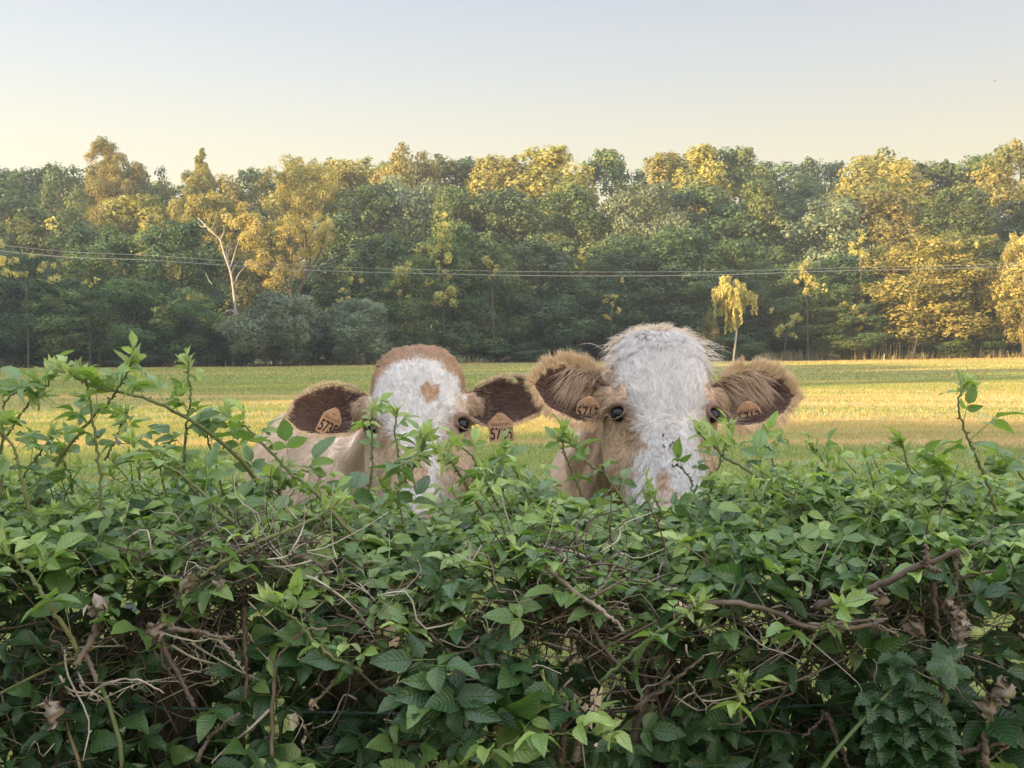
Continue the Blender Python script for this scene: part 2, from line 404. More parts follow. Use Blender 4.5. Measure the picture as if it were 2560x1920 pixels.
PROT = {}
def proto(key):
    if key in PROT: return PROT[key]
    style, mk, sd_ = key
    spec = {'round': (13, 10, 62, 1.35, 75, .34), 'spiky': (14, 9, 60, 1.0, 95, .32), 'poplar': (16, 6, 60, .95, 90, .30),
            'wall': (15, 9, 80, 1.15, 80, .33), 'willow': (9, 8, 50, 1.15, 100, .28), 'low': (5, 7, 34, .85, 120, .27)}[style]
    H, W, nb, br, per, sz = spec; nb = int(nb * 1.35); br *= .92
    V, q, rn, _ = crown_proto(style if style not in ('willow', 'low') else 'round', H, W, 100 + sd_ * 7 + sum(map(ord, style)), nb, br, per, sz, 0.5 if style == 'willow' else 0)
    lo = np.percentile(V[:, 2], .5); hi = np.percentile(V[:, 2], 99.7); wx = np.percentile(np.abs(V[:, 0]), 98.5) * 2
    cme = mesh_np('crown', V, q, [M[mk]], False, None, {'rnd': ('FLOAT', rn)})
    PROT[key] = (cme, lo, hi, wx); return PROT[key]
TRK = {}
def trunk_mesh(k):
    if k not in TRK:
        g = Geo(); limbs(g, 18, 9, .25, 300 + k, 10, .30); TRK[k] = g.mesh('trunk', [M['bark']], True)
    return TRK[k]

def tree(style, mk, u, vtop, D, wpx, label, name='broadleaf_tree', cb=0.12, group='trees of the wood behind the meadow', sd_=None, x=None, H=None, cat='tree'):
    if x is None: x = P(u, 900, D).x
    g0 = float(gz(x, D))
    if H is None: H = P(u, vtop, D).z - g0; W = wpx / F * D
    else: W = wpx
    k = (int(abs(x) * 3) + int(D)) % 3 if sd_ is None else sd_
    cme, lo, hi, wx = proto((style, mk, k))
    e = empty(name, (x, D, g0)); e.rotation_euler.z = (x * 1.7 + D) % 6.28
    tag(e, label, cat, group)
    c = link('crown', cme, e); c.scale = (W / wx, W / wx, (1 - cb) * H / (hi - lo)); c.location = (0, 0, cb * H - lo * c.scale[2])
    if style != 'low':
        tr = link('trunk', trunk_mesh(k), e); s = max(.5, min(1.3, W / 9)); tr.scale = (s, s, H / 18)
    return e

G_BACK = 'skyline trees at the back of the wood'
back = [  # style, material, u, vtop, D, width px, label
 ('round', 'mid', -20, 428, 165, 170, 'hazy round tree at the far left end of the skyline'),
 ('round', 'dark', 100, 425, 170, 120, 'low dark tree on the skyline left of the two humped green crowns'),
 ('round', 'mid', 165, 418, 160, 110, 'humped green crown on the skyline just left of the tall leaning tree'),
 ('round', 'mid', 352, 408, 162, 80, 'small grey green round top close to the right of the tall leaning tree'),
 ('wall', 'mid', 425, 462, 172, 130, 'lowest green crown in the skyline dip between leaning tree and poplar'),
 ('round', 'yellow', 570, 440, 165, 120, 'yellow green round crown directly right of the pointed poplar'),
 ('spiky', 'mid', 640, 425, 170, 120, 'feathery tree on the skyline between poplar and the thin ochre tree'),
 ('wall', 'yellow', 850, 402, 160, 160, 'broad yellow tinged crown right of the thin ochre topped tree'),
 ('wall', 'mid', 960, 412, 172, 140, 'level green crown in the low skyline stretch left of centre'),
 ('round', 'yellow', 1035, 382, 158, 120, 'pale yellow tufted crown rising above the left cow head'),
 ('wall', 'mid', 1140, 404, 165, 140, 'flat topped green crown right of the pale tufted crown'),
 ('spiky', 'yellow', 1240, 392, 158, 150, 'feathery golden topped tree at the middle of the skyline'),
 ('spiky', 'yellow', 1395, 372, 156, 180, 'highest feathery golden crown between the two cow heads'),
 ('spiky', 'mid', 1525, 376, 162, 130, 'green feathery twin tops above the right cow'),
 ('spiky', 'yellow', 1655, 380, 156, 150, 'golden spiked crown right of the notch above the right cow'),
 ('spiky', 'yellow', 1765, 366, 155, 130, 'tallest spiked crown above the right cow right ear'),
 ('spiky', 'mid', 1855, 374, 158, 130, 'green crown with two thin spikes right of the tallest spiked crown'),
 ('wall', 'dark', 1950, 408, 172, 150, 'smooth dark green crown sloping down into the right skyline dip'),
 ('round', 'dark', 2060, 410, 190, 110, 'small distant blue grey tree seen in the right skyline dip'),
 ('round', 'yellow', 2190, 388, 155, 180, 'bright golden two headed crown right of the distant grey tree'),
 ('spiky', 'mid', 2310, 408, 158, 140, 'ragged green crown between the golden crown and the right edge trees'),
 ('spiky', 'mid', 2430, 398, 158, 130, 'dark ragged crown with uneven top near the right edge'),
 ('round', 'yellow', 2545, 372, 150, 130, 'tall golden crown cut by the right edge of the photo'),
 ('spiky', 'dark', 2640, 400, 160, 140, 'dark crown mostly outside the right edge of the photo'),
]
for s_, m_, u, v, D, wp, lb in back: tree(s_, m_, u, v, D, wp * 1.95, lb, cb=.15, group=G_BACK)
# a second, lower layer that closes the gaps behind
mid_ = [
 ('wall', 'dark', 30, 500, 140, 190, 'dim green tree at the left edge behind the small sunlit shrubs'),
 ('round', 'mid', 150, 520, 138, 170, 'rounded mid green tree in the second row near the left edge'),
 ('spiky', 'yellow', 300, 490, 142, 190, 'golden green tree in front of the foot of the tall leaning tree'),
 ('round', 'yellow', 385, 560, 136, 120, 'yellow green tree left of the big dark dome'),
 ('wall', 'yellow', 530, 490, 140, 150, 'sunlit tree at the foot of the pointed poplar'),
 ('wall', 'dark', 880, 470, 138, 190, 'deep green tree right of the V shaped golden tree'),
 ('round', 'grey', 1010, 450, 140, 150, 'grey green rounded tree under the pale tufted crown'),
 ('spiky', 'mid', 1130, 470, 136, 150, 'olive tree with upright sprays right of the grey green crown'),
 ('wall', 'dark', 1260, 480, 138, 190, 'dark tree below the feathery golden middle crowns'),
 ('wall', 'mid', 1440, 470, 136, 190, 'large plain green tree in the second row above the gap between the cows'),
 ('round', 'grey', 1615, 468, 134, 150, 'silvery grey green crown above the right cow'),
 ('wall', 'dark', 1740, 470, 138, 200, 'dense dark tree right of the silvery crown'),
 ('spiky', 'mid', 1900, 455, 136, 170, 'green tree catching sun at its top above the weeping birch'),
 ('round', 'grey', 2060, 500, 138, 190, 'soft grey green tree below the distant blue grey one'),
 ('spiky', 'yellow', 2230, 480, 136, 190, 'olive gold tree below the bright two headed crown'),
 ('wall', 'mid', 2390, 470, 134, 180, 'tall olive tree in the second row near the right edge'),
 ('wall', 'dark', 2530, 500, 138, 160, 'dark tree behind the golden branches at the right edge'),
]
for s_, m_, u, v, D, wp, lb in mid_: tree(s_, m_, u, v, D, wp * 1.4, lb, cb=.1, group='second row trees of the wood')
front = [
 ('round', 'dark', 60, 640, 112, 150, 'leafy tree at the left edge with sunlit yellow tufts'),
 ('round', 'mid', 175, 720, 110, 150, 'shaded leafy tree second from the left edge in the front row'),
 ('round', 'dark', 235, 575, 120, 210, 'large smooth dark green dome on the left side of the wood'),
 ('round', 'mid', 330, 700, 110, 170, 'loose shaded green tree standing below the dark dome'),
 ('round', 'dark', 455, 560, 118, 170, 'dark layered tree left of the bare white trunk'),
 ('round', 'mid', 470, 720, 109, 150, 'shaded thicket tree close left of the bare white trunk'),
 ('wall', 'dark', 780, 690, 116, 150, 'dark tree behind the fork of the V shaped golden tree'),
 ('wall', 'dark', 925, 590, 118, 170, 'tall dark tree right of the V shaped golden tree'),
 ('round', 'mid', 1010, 660, 112, 120, 'small pale topped tree left of the tree with hanging golden tufts'),
 ('wall', 'mid', 1130, 560, 115, 170, 'ivy like tree carrying tall golden tufts above the left cow right ear'),
 ('wall', 'mid', 1240, 610, 114, 130, 'shaded olive tree right of the tree with golden tufts'),
 ('wall', 'dark', 1350, 600, 117, 170, 'dense dark green tree between the two cow heads'),
 ('wall', 'dark', 1480, 690, 113, 150, 'dark bushy tree left of the right cow with a few yellow leaves'),
 ('wall', 'dark', 1560, 590, 118, 170, 'dark green tree directly behind the right cow poll'),
 ('wall', 'dark', 1700, 570, 119, 190, 'wide shaded tree behind the power lines right of the right cow head'),
 ('wall', 'dark', 1840, 600, 118, 150, 'dark tree forming the backdrop of the weeping birch'),
 ('round', 'mid', 1990, 660, 114, 150, 'green tree with a bright golden upper spray right of the weeping birch'),
 ('wall', 'dark', 2110, 640, 117, 180, 'shaded tree between two trees with golden sprays'),
 ('round', 'mid', 2110, 760, 110, 130, 'low tree with golden tufts drooping over the field edge'),
 ('round', 'yellow', 2330, 590, 112, 240, 'big golden olive tree leaning over the field near the right edge'),
 ('wall', 'dark', 2470, 600, 117, 150, 'dark tree between the golden olive tree and the right edge'),
 ('round', 'gold', 2560, 590, 108, 110, 'bright yellow tree branch mass at the right edge'),
]
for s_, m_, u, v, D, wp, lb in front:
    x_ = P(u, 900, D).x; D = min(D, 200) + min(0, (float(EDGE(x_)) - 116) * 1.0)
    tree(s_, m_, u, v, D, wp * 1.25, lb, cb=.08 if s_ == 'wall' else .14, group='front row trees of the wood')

# bushes along the edge of the meadow
bushes = [('dark', 603, 815, 140, 'small dark spreading tree hiding the foot of the bare white trunk', 'willow'), ('grey', 690, 735, 190, 'pale grey green willow bush below the V shaped golden tree', 'willow'), ('grey', 895, 750, 135, 'round grey green willow bush left of the left cow poll', 'willow'),
 ('dark', 330, 850, 260, 'low dark thicket behind the bramble shoots on the left', 'low'), ('dark', 80, 850, 220, 'low shaded thicket at the left end of the field edge', 'low'),
 ('dark', 560, 845, 200, 'dark spreading bush at the foot of the bare white trunk', 'low'), ('dark', 800, 860, 200, 'low green scrub right of the pale willow bush', 'low'),
 ('mid', 1180, 800, 130, 'tall bush hanging over tree stems behind the left cow right ear', 'willow'), ('mid', 1060, 845, 170, 'bush behind the left cow poll', 'low'),
 ('mid', 1350, 800, 90, 'narrow drooping bush just left of the right cow left ear', 'willow'), ('dark', 1300, 870, 190, 'low rounded green bush at the field edge between the cows', 'low'),
 ('dark', 1460, 850, 160, 'dark undergrowth above the right cow left ear', 'low'), ('dark', 1620, 840, 190, 'undergrowth behind the right cow head', 'low'),
 ('yellow', 1775, 790, 60, 'small yellow green shrub left of the weeping birch', 'low'), ('dark', 1840, 850, 190, 'dark undergrowth at the foot of the weeping birch', 'low'),
 ('yellow', 1955, 790, 90, 'low golden bush right of the weeping birch', 'low'), ('dark', 2030, 850, 180, 'shaded scrub along the field edge above the right cow right ear', 'low'),
 ('yellow', 2130, 780, 90, 'golden drooping bush at mid height of the right part of the wood', 'low'), ('dark', 2210, 855, 200, 'scrub with dry stems under the golden olive tree', 'low'),
 ('mid', 2400, 830, 190, 'green scrub at the right end of the field edge', 'low'), ('dark', 2550, 840, 180, 'scrub cut by the right edge of the photo', 'low')]
for mk, u, v, wp, lb, st_ in bushes:
    D = 103.0 if mk == 'grey' else 107.5; x_ = P(u, 900, D).x; D += min(0, (float(EDGE(x_)) - 116) * 1.0) + 2
    tree('willow' if st_ == 'willow' else 'round', mk, u, v - (12 if st_ == 'low' else 0), D + (wp % 7), wp * (.8 if st_ == 'low' else 1.1), lb, name='bush', cb=0.0 if st_ == 'low' else .08, group='bushes along the field edge', cat='bush')

# --- tall leaning tree, pointed poplar, ochre tree
def blob_tree(name, mk, D, blobs_px, trunk_px, label, per=110, size=.3, depth=0.8, drop=0.0, tmat='bark', r0=0.25, seed=1, branches=(), group=None, rs=1.1):
    """tree with its own crown outline; blobs (u, v, r px) spread in depth round the stem"""
    r = np.random.default_rng(seed); bl = []
    b0 = P(trunk_px[0][0], trunk_px[0][1], D); g0 = float(gz(b0.x, D)); o0 = Vector((b0.x, D, g0))
    for (u, v, rp) in blobs_px:
        rp = rp * rs
        rad = rp / F * D; n = max(3, int(rp / 5.5))
        for i in range(n):
            d = D + r.normal(0, rad * depth); p = P(u + r.normal(0, rp * .42), v + r.normal(0, rp * .42), D); p.y = d
            bl.append((np.array(p - o0), rad * (.34 + .3 * r.random())))
    V, q, rn = leaf_cloud(bl, per, size, seed, drop)
    e = empty(name, o0); tag(e, label, 'tree', group)
    link('crown', mesh_np('crown', V, q, [M[mk]], False, None, {'rnd': ('FLOAT', rn)}), e)
    g = Geo()
    for i, pth in enumerate([trunk_px] + list(branches)):
        pts = [P(u, v, D) - o0 for u, v in pth]
        for j, p in enumerate(pts): p.y += (0 if i == 0 else r.normal(0, .5) * j)
        if i == 0: pts = [Vector((pts[0].x, 0, -.5))] + pts
        k = r0 if i == 0 else r0 * .45
        tube(g, spline(pts, 14), np.linspace(k, k * .25, 14), 6)
    g.build('trunk', [M[tmat]], e, True)
    return e
blob_tree('ash_tree', 'yellow', 158, [(245, 372, 26), (275, 368, 22), (262, 400, 34), (285, 420, 30), (290, 450, 34), (270, 480, 44), (310, 500, 50), (250, 520, 40), (250, 440, 20), (320, 540, 60), (345, 440, 22)],
          [(290, 860), (292, 640), (285, 480), (262, 380)], 'tall leaning tree with a bent top standing highest on the left skyline', rs=1.2, per=190, depth=.55, seed=11, r0=.35)
blob_tree('poplar_tree', 'yellow', 156, [(505, 374, 6), (505, 386, 10), (506, 400, 14), (503, 418, 18), (508, 434, 22), (498, 452, 25), (516, 456, 22), (500, 485, 32), (478, 505, 28), (520, 510, 28), (490, 545, 34), (520, 560, 34), (500, 600, 40), (466, 480, 12)],
          [(505, 860), (505, 600), (505, 380)], 'slim pointed poplar standing above the left skyline', rs=1.15, per=300, depth=.5, seed=12, r0=.3)
blob_tree('ash_tree', 'yellow', 140, [(745, 400, 18), (770, 410, 20), (740, 430, 34), (700, 460, 36), (760, 470, 44), (720, 500, 36), (800, 440, 30), (820, 480, 36), (780, 520, 44), (690, 510, 26), (830, 530, 34)],
          [(770, 860), (765, 640), (762, 560), (765, 470)], 'thin crowned ochre tree rising behind the V shaped golden tree', per=90, seed=13, r0=.3,
          branches=[[(765, 640), (800, 560), (825, 470)], [(765, 640), (725, 560), (700, 470)], [(760, 580), (745, 510), (745, 470)]])
# --- V shaped golden tree
blob_tree('goat_willow_tree', 'gold', 106, [(576, 562, 22), (608, 541, 26), (627, 562, 28), (641, 589, 30), (635, 614, 26), (652, 652, 30), (663, 672, 22), (687, 711, 28), (674, 700, 18), (717, 668, 22), (733, 690, 24),
          (738, 646, 22), (776, 635, 24), (787, 608, 25), (812, 568, 20), (806, 592, 20), (766, 568, 18), (744, 554, 24), (717, 581, 24), (703, 612, 22), (600, 575, 18), (820, 555, 12), (744, 600, 20), (680, 560, 20)],
          [(742, 880), (740, 779), (736, 749), (750, 720), (771, 679), (790, 650), (801, 630), (815, 580)], 'sunlit golden tree with V shaped crooked limbs right of the bare white trunk', per=150, size=.27, seed=14, r0=.3,
          branches=[[(738, 765), (715, 710), (690, 650), (668, 590)], [(740, 775), (728, 720), (735, 650), (746, 570)], [(740, 770), (755, 752), (774, 746), (780, 715)], [(771, 679), (785, 674), (797, 676)], [(750, 720), (770, 640), (768, 580)], [(700, 680), (670, 640), (640, 600)]])
# --- bare white trunk
g = Geo(); D = 105.5; b0 = P(597, 880, D); o0 = Vector((b0.x, D, float(gz(b0.x, D)))); e = empty('birch_tree', o0)
tag(e, 'bare white leaning birch trunk with leafless branches left of the V shaped golden tree', 'tree')
def pth(g, l, r0, r1, D=D, o0=o0, dy=0.0, n=16):
    pts = [P(u, v, D) - o0 for u, v in l]
    for j, p in enumerate(pts): p.y += dy * j
    tube(g, spline(pts, n), np.linspace(r0, r1, n), 6)
pth(g, [(600, 905), (592, 830), (590, 790), (586, 750), (580, 700), (573, 670), (562, 640), (550, 600), (535, 585), (515, 565), (495, 545)], .16, .045, n=30)
for l, a, b in (([(573, 672), (580, 650), (587, 620), (592, 600)], .09, .03), ([(576, 690), (585, 665), (594, 655)], .07, .02), ([(568, 655), (565, 620), (574, 600)], .06, .02), ([(583, 715), (595, 685), (608, 668), (616, 655)], .06, .02),
                ([(550, 600), (558, 580), (556, 562)], .06, .02), ([(592, 783), (608, 790), (624, 790)], .08, .02), ([(592, 800), (603, 790), (614, 799)], .05, .02), ([(592, 790), (575, 775), (545, 790), (543, 797), (548, 803), (546, 812)], .07, .02),
                ([(574, 680), (568, 640), (578, 605)], .06, .02), ([(530, 710), (520, 700), (510, 680)], .05, .02), ([(535, 588), (530, 570), (533, 550)], .05, .015), ([(515, 567), (500, 565), (490, 552)], .04, .015)):
    pth(g, l, a, b, dy=.25)
g.build('trunk', [M['palebark']], e, True)
# --- weeping birch
D = 103.0; b0 = P(1836, 890, D); o0 = Vector((b0.x, D, float(gz(b0.x, D)))); e = empty('weeping_birch_tree', o0)
tag(e, 'small golden weeping birch with hanging twigs and thin pale trunk right of the right cow', 'tree')
bl = []; r = np.random.default_rng(5)
for (u, v, rp) in ((1810, 705, 14), (1830, 700, 14), (1850, 715, 16), (1800, 730, 16), (1825, 728, 22), (1860, 735, 16), (1875, 745, 12), (1795, 750, 10)):
    p = P(u, v, D) - o0; rad = rp / F * D
    for i in range(3): bl.append((np.array(p) + r.normal(0, rad * .5, 3), rad * .6))
for i in range(80):      # strings of leaves
    u = r.normal(1832, 28); u = min(max(u, 1786), 1886); l = r.random() ** 1.4 * (105 if 1815 < u < 1855 else 55); v0 = 725 + abs(u - 1832) * .3; dy = r.normal(0, .7)
    for k in range(int(l / 6) + 2):
        p = P(u + r.normal(0, 1), v0 + k * 6, D) - o0; p.y += dy; bl.append((np.array(p), .11))
V, q, rn = leaf_cloud(bl, 420, .2, 4, .6)
link('crown', mesh_np('crown', V, q, [M['gold']], False, None, {'rnd': ('FLOAT', rn)}), e)
g = Geo(); pth(g, [(1833, 905), (1838, 860), (1842, 820), (1841, 790), (1836, 740), (1832, 705)], .11, .03, D, o0); g.build('trunk', [M['palebark']], e, True)

# --- sunlit tufts on dark trees, modelled as extra trees with sunlight in their colour
TUFT = [
 ('tall narrow stand-in tree for hanging sunlit tufts right of centre left', 109, [(1112, 560, 16), (1100, 590, 18), (1080, 620, 20), (1050, 625, 12), (1110, 625, 22), (1130, 640, 16), (1105, 665, 16), (1120, 685, 14), (1065, 715, 14), (1050, 745, 16), (1100, 740, 24), (1125, 735, 24), (1085, 760, 14), (1075, 700, 12), (1115, 540, 10)], [(1110, 880), (1108, 760), (1105, 600)]),
 ('slight stand-in tree for a round pale sunlit head left of the hanging golden tufts', 108, [(1000, 670, 18), (1010, 685, 22), (985, 705, 14), (970, 725, 10), (1000, 735, 10), (1020, 740, 8), (1000, 700, 14)], [(1010, 880), (1008, 760), (1002, 690)]),
 ('little stand-in tree for one sunlit clump right of the hanging golden tufts', 108, [(1225, 660, 18), (1240, 670, 14), (1215, 650, 10), (1225, 690, 8)], [(1235, 880), (1232, 760), (1226, 670)]),
 ('thin stand-in tree for two small sunlit clumps behind the gap between the cows', 108, [(1505, 748, 11), (1540, 742, 13), (1530, 760, 8), (1555, 700, 8), (1520, 790, 10), (1545, 775, 8)], [(1530, 880), (1528, 800), (1535, 745)]),
 ('golden pointed stand-in tree for foliage lit from the left between weeping birch and golden bushes', 107, [(2015, 660, 12), (2005, 680, 18), (2020, 700, 20), (1995, 695, 12), (2035, 715, 14), (2060, 720, 9), (2015, 725, 12)], [(2020, 880), (2018, 780), (2014, 670)]),
 ('slender stand-in tree for drooping sunlit lower branches right of the weeping birch', 107, [(1980, 790, 12), (1965, 815, 18), (1990, 800, 16), (1945, 830, 12), (1930, 775, 8), (1985, 835, 10)], [(1960, 890), (1965, 850), (1975, 790)]),
 ('arched stand-in tree for sunlit foliage bending over the field edge right of the slender one', 107, [(2090, 780, 13), (2110, 765, 14), (2140, 775, 18), (2150, 800, 18), (2145, 825, 12), (2100, 805, 9), (2190, 795, 10), (2165, 785, 10)], [(2140, 890), (2130, 830), (2120, 775)]),
 ('small stand-in tree for a sunlit crown high on the dark right part of the wood', 109, [(2150, 600, 16), (2145, 625, 18), (2130, 630, 10), (2160, 640, 10), (2080, 595, 8), (2155, 585, 10)], [(2150, 880), (2155, 760), (2150, 640)]),
 ('leaning stand-in tree for a long sunlit sweep of foliage down to the field', 106, [(2375, 610, 18), (2350, 640, 22), (2325, 670, 24), (2300, 700, 26), (2290, 740, 26), (2275, 770, 22), (2320, 740, 22), (2340, 700, 22), (2260, 790, 14), (2300, 800, 16), (2295, 830, 12), (2380, 680, 16), (2395, 620, 12), (2370, 830, 16), (2395, 825, 18), (2410, 840, 10), (2440, 610, 14), (2350, 780, 16)], [(2282, 890), (2300, 820), (2330, 720), (2370, 620)]),
 ('stand-in tree for bright sunlit foliage reaching in from the right edge', 105, [(2540, 670, 20), (2510, 690, 16), (2530, 700, 22), (2560, 660, 22), (2520, 720, 16), (2500, 740, 12), (2545, 730, 14), (2575, 700, 26), (2550, 610, 16)], [(2560, 890), (2558, 800), (2550, 680)]),
 ('left edge stand-in tree for sunlit tufts under the power lines', 105, [(10, 645, 20), (35, 650, 16), (25, 680, 18), (60, 685, 12), (85, 640, 12), (110, 670, 14), (135, 700, 16), (130, 660, 10), (160, 660, 10), (0, 610, 12), (125, 550, 10), (130, 565, 12)], [(70, 890), (68, 760), (60, 660)]),
 ('small stand-in tree for a single sunlit tuft below the power lines on the left', 106, [(212, 705, 10), (225, 715, 9), (240, 700, 8)], [(225, 880), (224, 780), (220, 710)]),
 ('slim stand-in tree for sparse sunlit tufts right of the V shaped golden tree', 108, [(855, 725, 10), (868, 750, 14), (850, 750, 9), (880, 700, 8), (900, 705, 10), (870, 780, 8)], [(872, 880), (872, 800), (865, 730)]),
]
for i, (lb, D, bl, tr) in enumerate(TUFT):
    blob_tree('sunlit_tuft_tree', 'gold', D + 1.5 + min(0, 0.13 * P(tr[0][0], 900, D).x), [(u, v, r_ * .9) for u, v, r_ in bl], tr, lb, per=110, size=.3, seed=60 + i, r0=.12, group='stand-in trees for sunlit tufts at the wood edge', depth=.6)

# unseen trees left of the meadow, set out to throw the evening shade
for (x, y, H, W, st_) in SIDE_TREES:
    tree(st_, 'dark', 0, 0, y, W, 'tall dark tree out of view on the left, among those set to shade the meadow', group='trees in a row along the left side of the meadow', x=x, H=H, cb=.05)

# a bird far up on the right
g = Geo(); tube(g, [(-.07, 0, 0), (-.03, 0, .004), (.03, 0, .004), (.07, 0, 0)], [.004, .016, .018, .006], 6, tone=.2)
for s in (-1, 1): g.add([(.03, 0, .005), (.02, s * .08, .035), (-.05, s * .17, .02), (-.02, s * .07, .025), (-.03, 0, .005)][:4] , [[0, 1, 2, 3]], tone=.2)
g.add([(-.06, 0, 0), (-.12, .025, 0), (-.09, 0, 0), (-.12, -.025, 0)], [[0, 1, 2, 3]], tone=.2)
bd_ = g.build('bird', [M['bark']], None, False); bd_.location = P(2488, 203, 55); bd_.rotation_euler = (.3, .3, .6); tag(bd_, 'tiny dark bird flying high in the sky on the right', 'bird')
for i, (x, y, H, W) in enumerate([(70, 118, 19, 15), (82, 122, 20, 16), (95, 118, 19, 16), (109, 124, 20, 17), (76, 136, 21, 16), (92, 140, 22, 17), (112, 142, 21, 18)]):
    tree('wall', 'mid' if i % 2 else 'dark', 0, 0, y, W, 'tall tree continuing the wood beyond the right edge of the photo', group='trees of the wood beyond the right edge', x=x, H=H, cb=.06)
# tall dry weeds along the wood
r = np.random.default_rng(21); n = 5200
x = r.uniform(-62, 66, n); cl = 0.5 + 0.5 * np.sin(x * .5) * np.sin(x * .17 + 1); h = (0.25 + .9 * r.random(n) ** 2) * (0.35 + cl) * (1 + .4 * (x > 15)); y = EDGE(x) + r.uniform(-4.5, -1, n) - 3
a = r.random(n) * 6.28; wd = .03 + .06 * r.random(n); z = gz(x, y); ln = r.normal(0, .18, (n, 2))
V = np.stack([np.stack([x - np.cos(a) * wd, y - np.sin(a) * wd, z], -1), np.stack([x + np.cos(a) * wd, y + np.sin(a) * wd, z], -1), np.stack([x + ln[:, 0] + .03, y + ln[:, 1], z + h], -1), np.stack([x + ln[:, 0] - .03, y + ln[:, 1], z + h * .97], -1)], 1).reshape(-1, 3)
M['weeds'] = leafy('dry_weeds', [(0, (.12, .15, .05)), (.5, (.22, .2, .09)), (1, (.36, .29, .16))], .3, .02)
tag(link('tall_weeds', mesh_np('tall_weeds', V, np.arange(4 * n).reshape(-1, 4), [M['weeds']], False, None, {'rnd': ('FLOAT', np.repeat(r.random(n), 4))})), 'tall dry weeds along the foot of the wood', 'weeds', kind='stuff')

# fence stakes at the far edge, power lines
M['stake'] = barky('weathered_wood', (.25, .23, .2), (.42, .4, .36), 8, .2)
STK = [(522, 893, 17, 'pale thin stake at the far field edge left of its neighbours'), (563, 895, 13, 'short dark stake at the far edge between two pale ones'), (582, 892, 20, 'taller pale stake at the far edge beside the dark bush trunk'), (2210, 868, 14, 'thin stake in the dry weeds at the far right field edge')]
for u, v, hp, lb in STK:
    D = 104; p = P(u, v, D); g = Geo(); h = hp / F * D * 1.25
    tube(g, [(0, 0, -.3), (0.02, 0, h * .5), (0.05, 0.02, h)], [.06, .055, .045], 6)
    tube(g, [(0.05, .02, h - .01), (.05, .02, h + .03)], [.04, .012], 6)
    o_ = g.build('fence_stake', [M['stake']], None, False); o_.location = (p.x, D, float(gz(p.x, D))); tag(o_, lb, 'stake', 'stakes at the far field edge')
m, t, o = mat('cable_metal'); p_ = N(t, 'ShaderNodeBsdfPrincipled', inp={'Base Color': (.28, .29, .30, 1), 'Roughness': .45, 'Metallic': .6}); t.links.new(p_.outputs[0], o.inputs[0]); M['cable'] = m
for l, dp, lb in (([(-900, 500), (0, 627), (400, 652), (760, 675), (1200, 687), (1500, 690), (1800, 687), (2100, 677), (2560, 664), (3400, 610)], 0, 'lower and brighter of the two overhead cables crossing in front of the wood'),
                  ([(-900, 480), (0, 612), (400, 640), (760, 664), (1200, 677), (1500, 680), (1800, 678), (2100, 670), (2560, 656), (3400, 600)], 1.2, 'upper and fainter of the two overhead cables crossing in front of the wood')):
    g = Geo(); tube(g, spline([P(u, v, 62 + dp) for u, v in l], 90), .014 if dp == 0 else .010, 5)
    tag(g.build('overhead_cable', [M['cable']], None, True), lb, 'cable', 'overhead cables')
# ------------------------------------------------------------------ cows
def loft(rings, k=40, caps=True):
    """rings: list of (k,3) arrays -> closed surface"""
    V = np.concatenate(rings); n = len(rings); idx = np.arange(n * k).reshape(n, k)
    q = np.stack([idx[:-1], np.roll(idx, -1, 1)[:-1], np.roll(idx, -1, 1)[1:], idx[1:]], -1).reshape(-1, 4)
    c0, c1 = rings[0].mean(0), rings[-1].mean(0); V = np.vstack([V, c0, c1]); j = np.arange(k); j2 = (j + 1) % k
    T = np.vstack([np.stack([j2, j, np.full(k, n * k)], -1), np.stack([j + (n - 1) * k, j2 + (n - 1) * k, np.full(k, n * k + 1)], -1)])
    return V, q, T

def interp_rows(rows, n):
    a = np.array(rows, float); return spline(a, n)

def gauss(V, c, r):
    d = (V - np.asarray(c)) / np.asarray(r); return np.exp(-(d ** 2).sum(-1))

HEAD = [  # z, half width, front y, back y, narrowing of the front
 (0.196, .034, .040, .075, 0), (0.190, .057, .012, .100, 0), (0.175, .080, -.012, .125, .02), (0.15, .099, -.032, .150, .03), (0.115, .112, -.047, .175, .04), (0.08, .119, -.056, .195, .05),
 (0.035, .122, -.060, .205, .08), (0.0, .124, -.061, .21, .13), (-0.035, .121, -.061, .215, .22), (-0.075, .114, -.062, .215, .32), (-0.115, .106, -.064, .205, .36),
 (-0.155, .094, -.066, .18, .34), (-0.195, .080, -.068, .145, .28), (-0.235, .071, -.071, .115, .2), (-0.27, .072, -.076, .098, .12), (-0.30, .078, -.080, .09, .1),
 (-0.33, .080, -.080, .085, .1), (-0.355, .072, -.068, .078, .1), (-0.372, .050, -.045, .06, .1), (-0.380, .015, -.01, .03, .1)]
EYE = (0.1055, -0.019, 0.0)
UPS, DNS = 1.12, 0.84
def unz(p):
    p = np.array(p, float); p[..., 2] = np.where(p[..., 2] > 0, p[..., 2] / UPS, p[..., 2] / DNS); return p

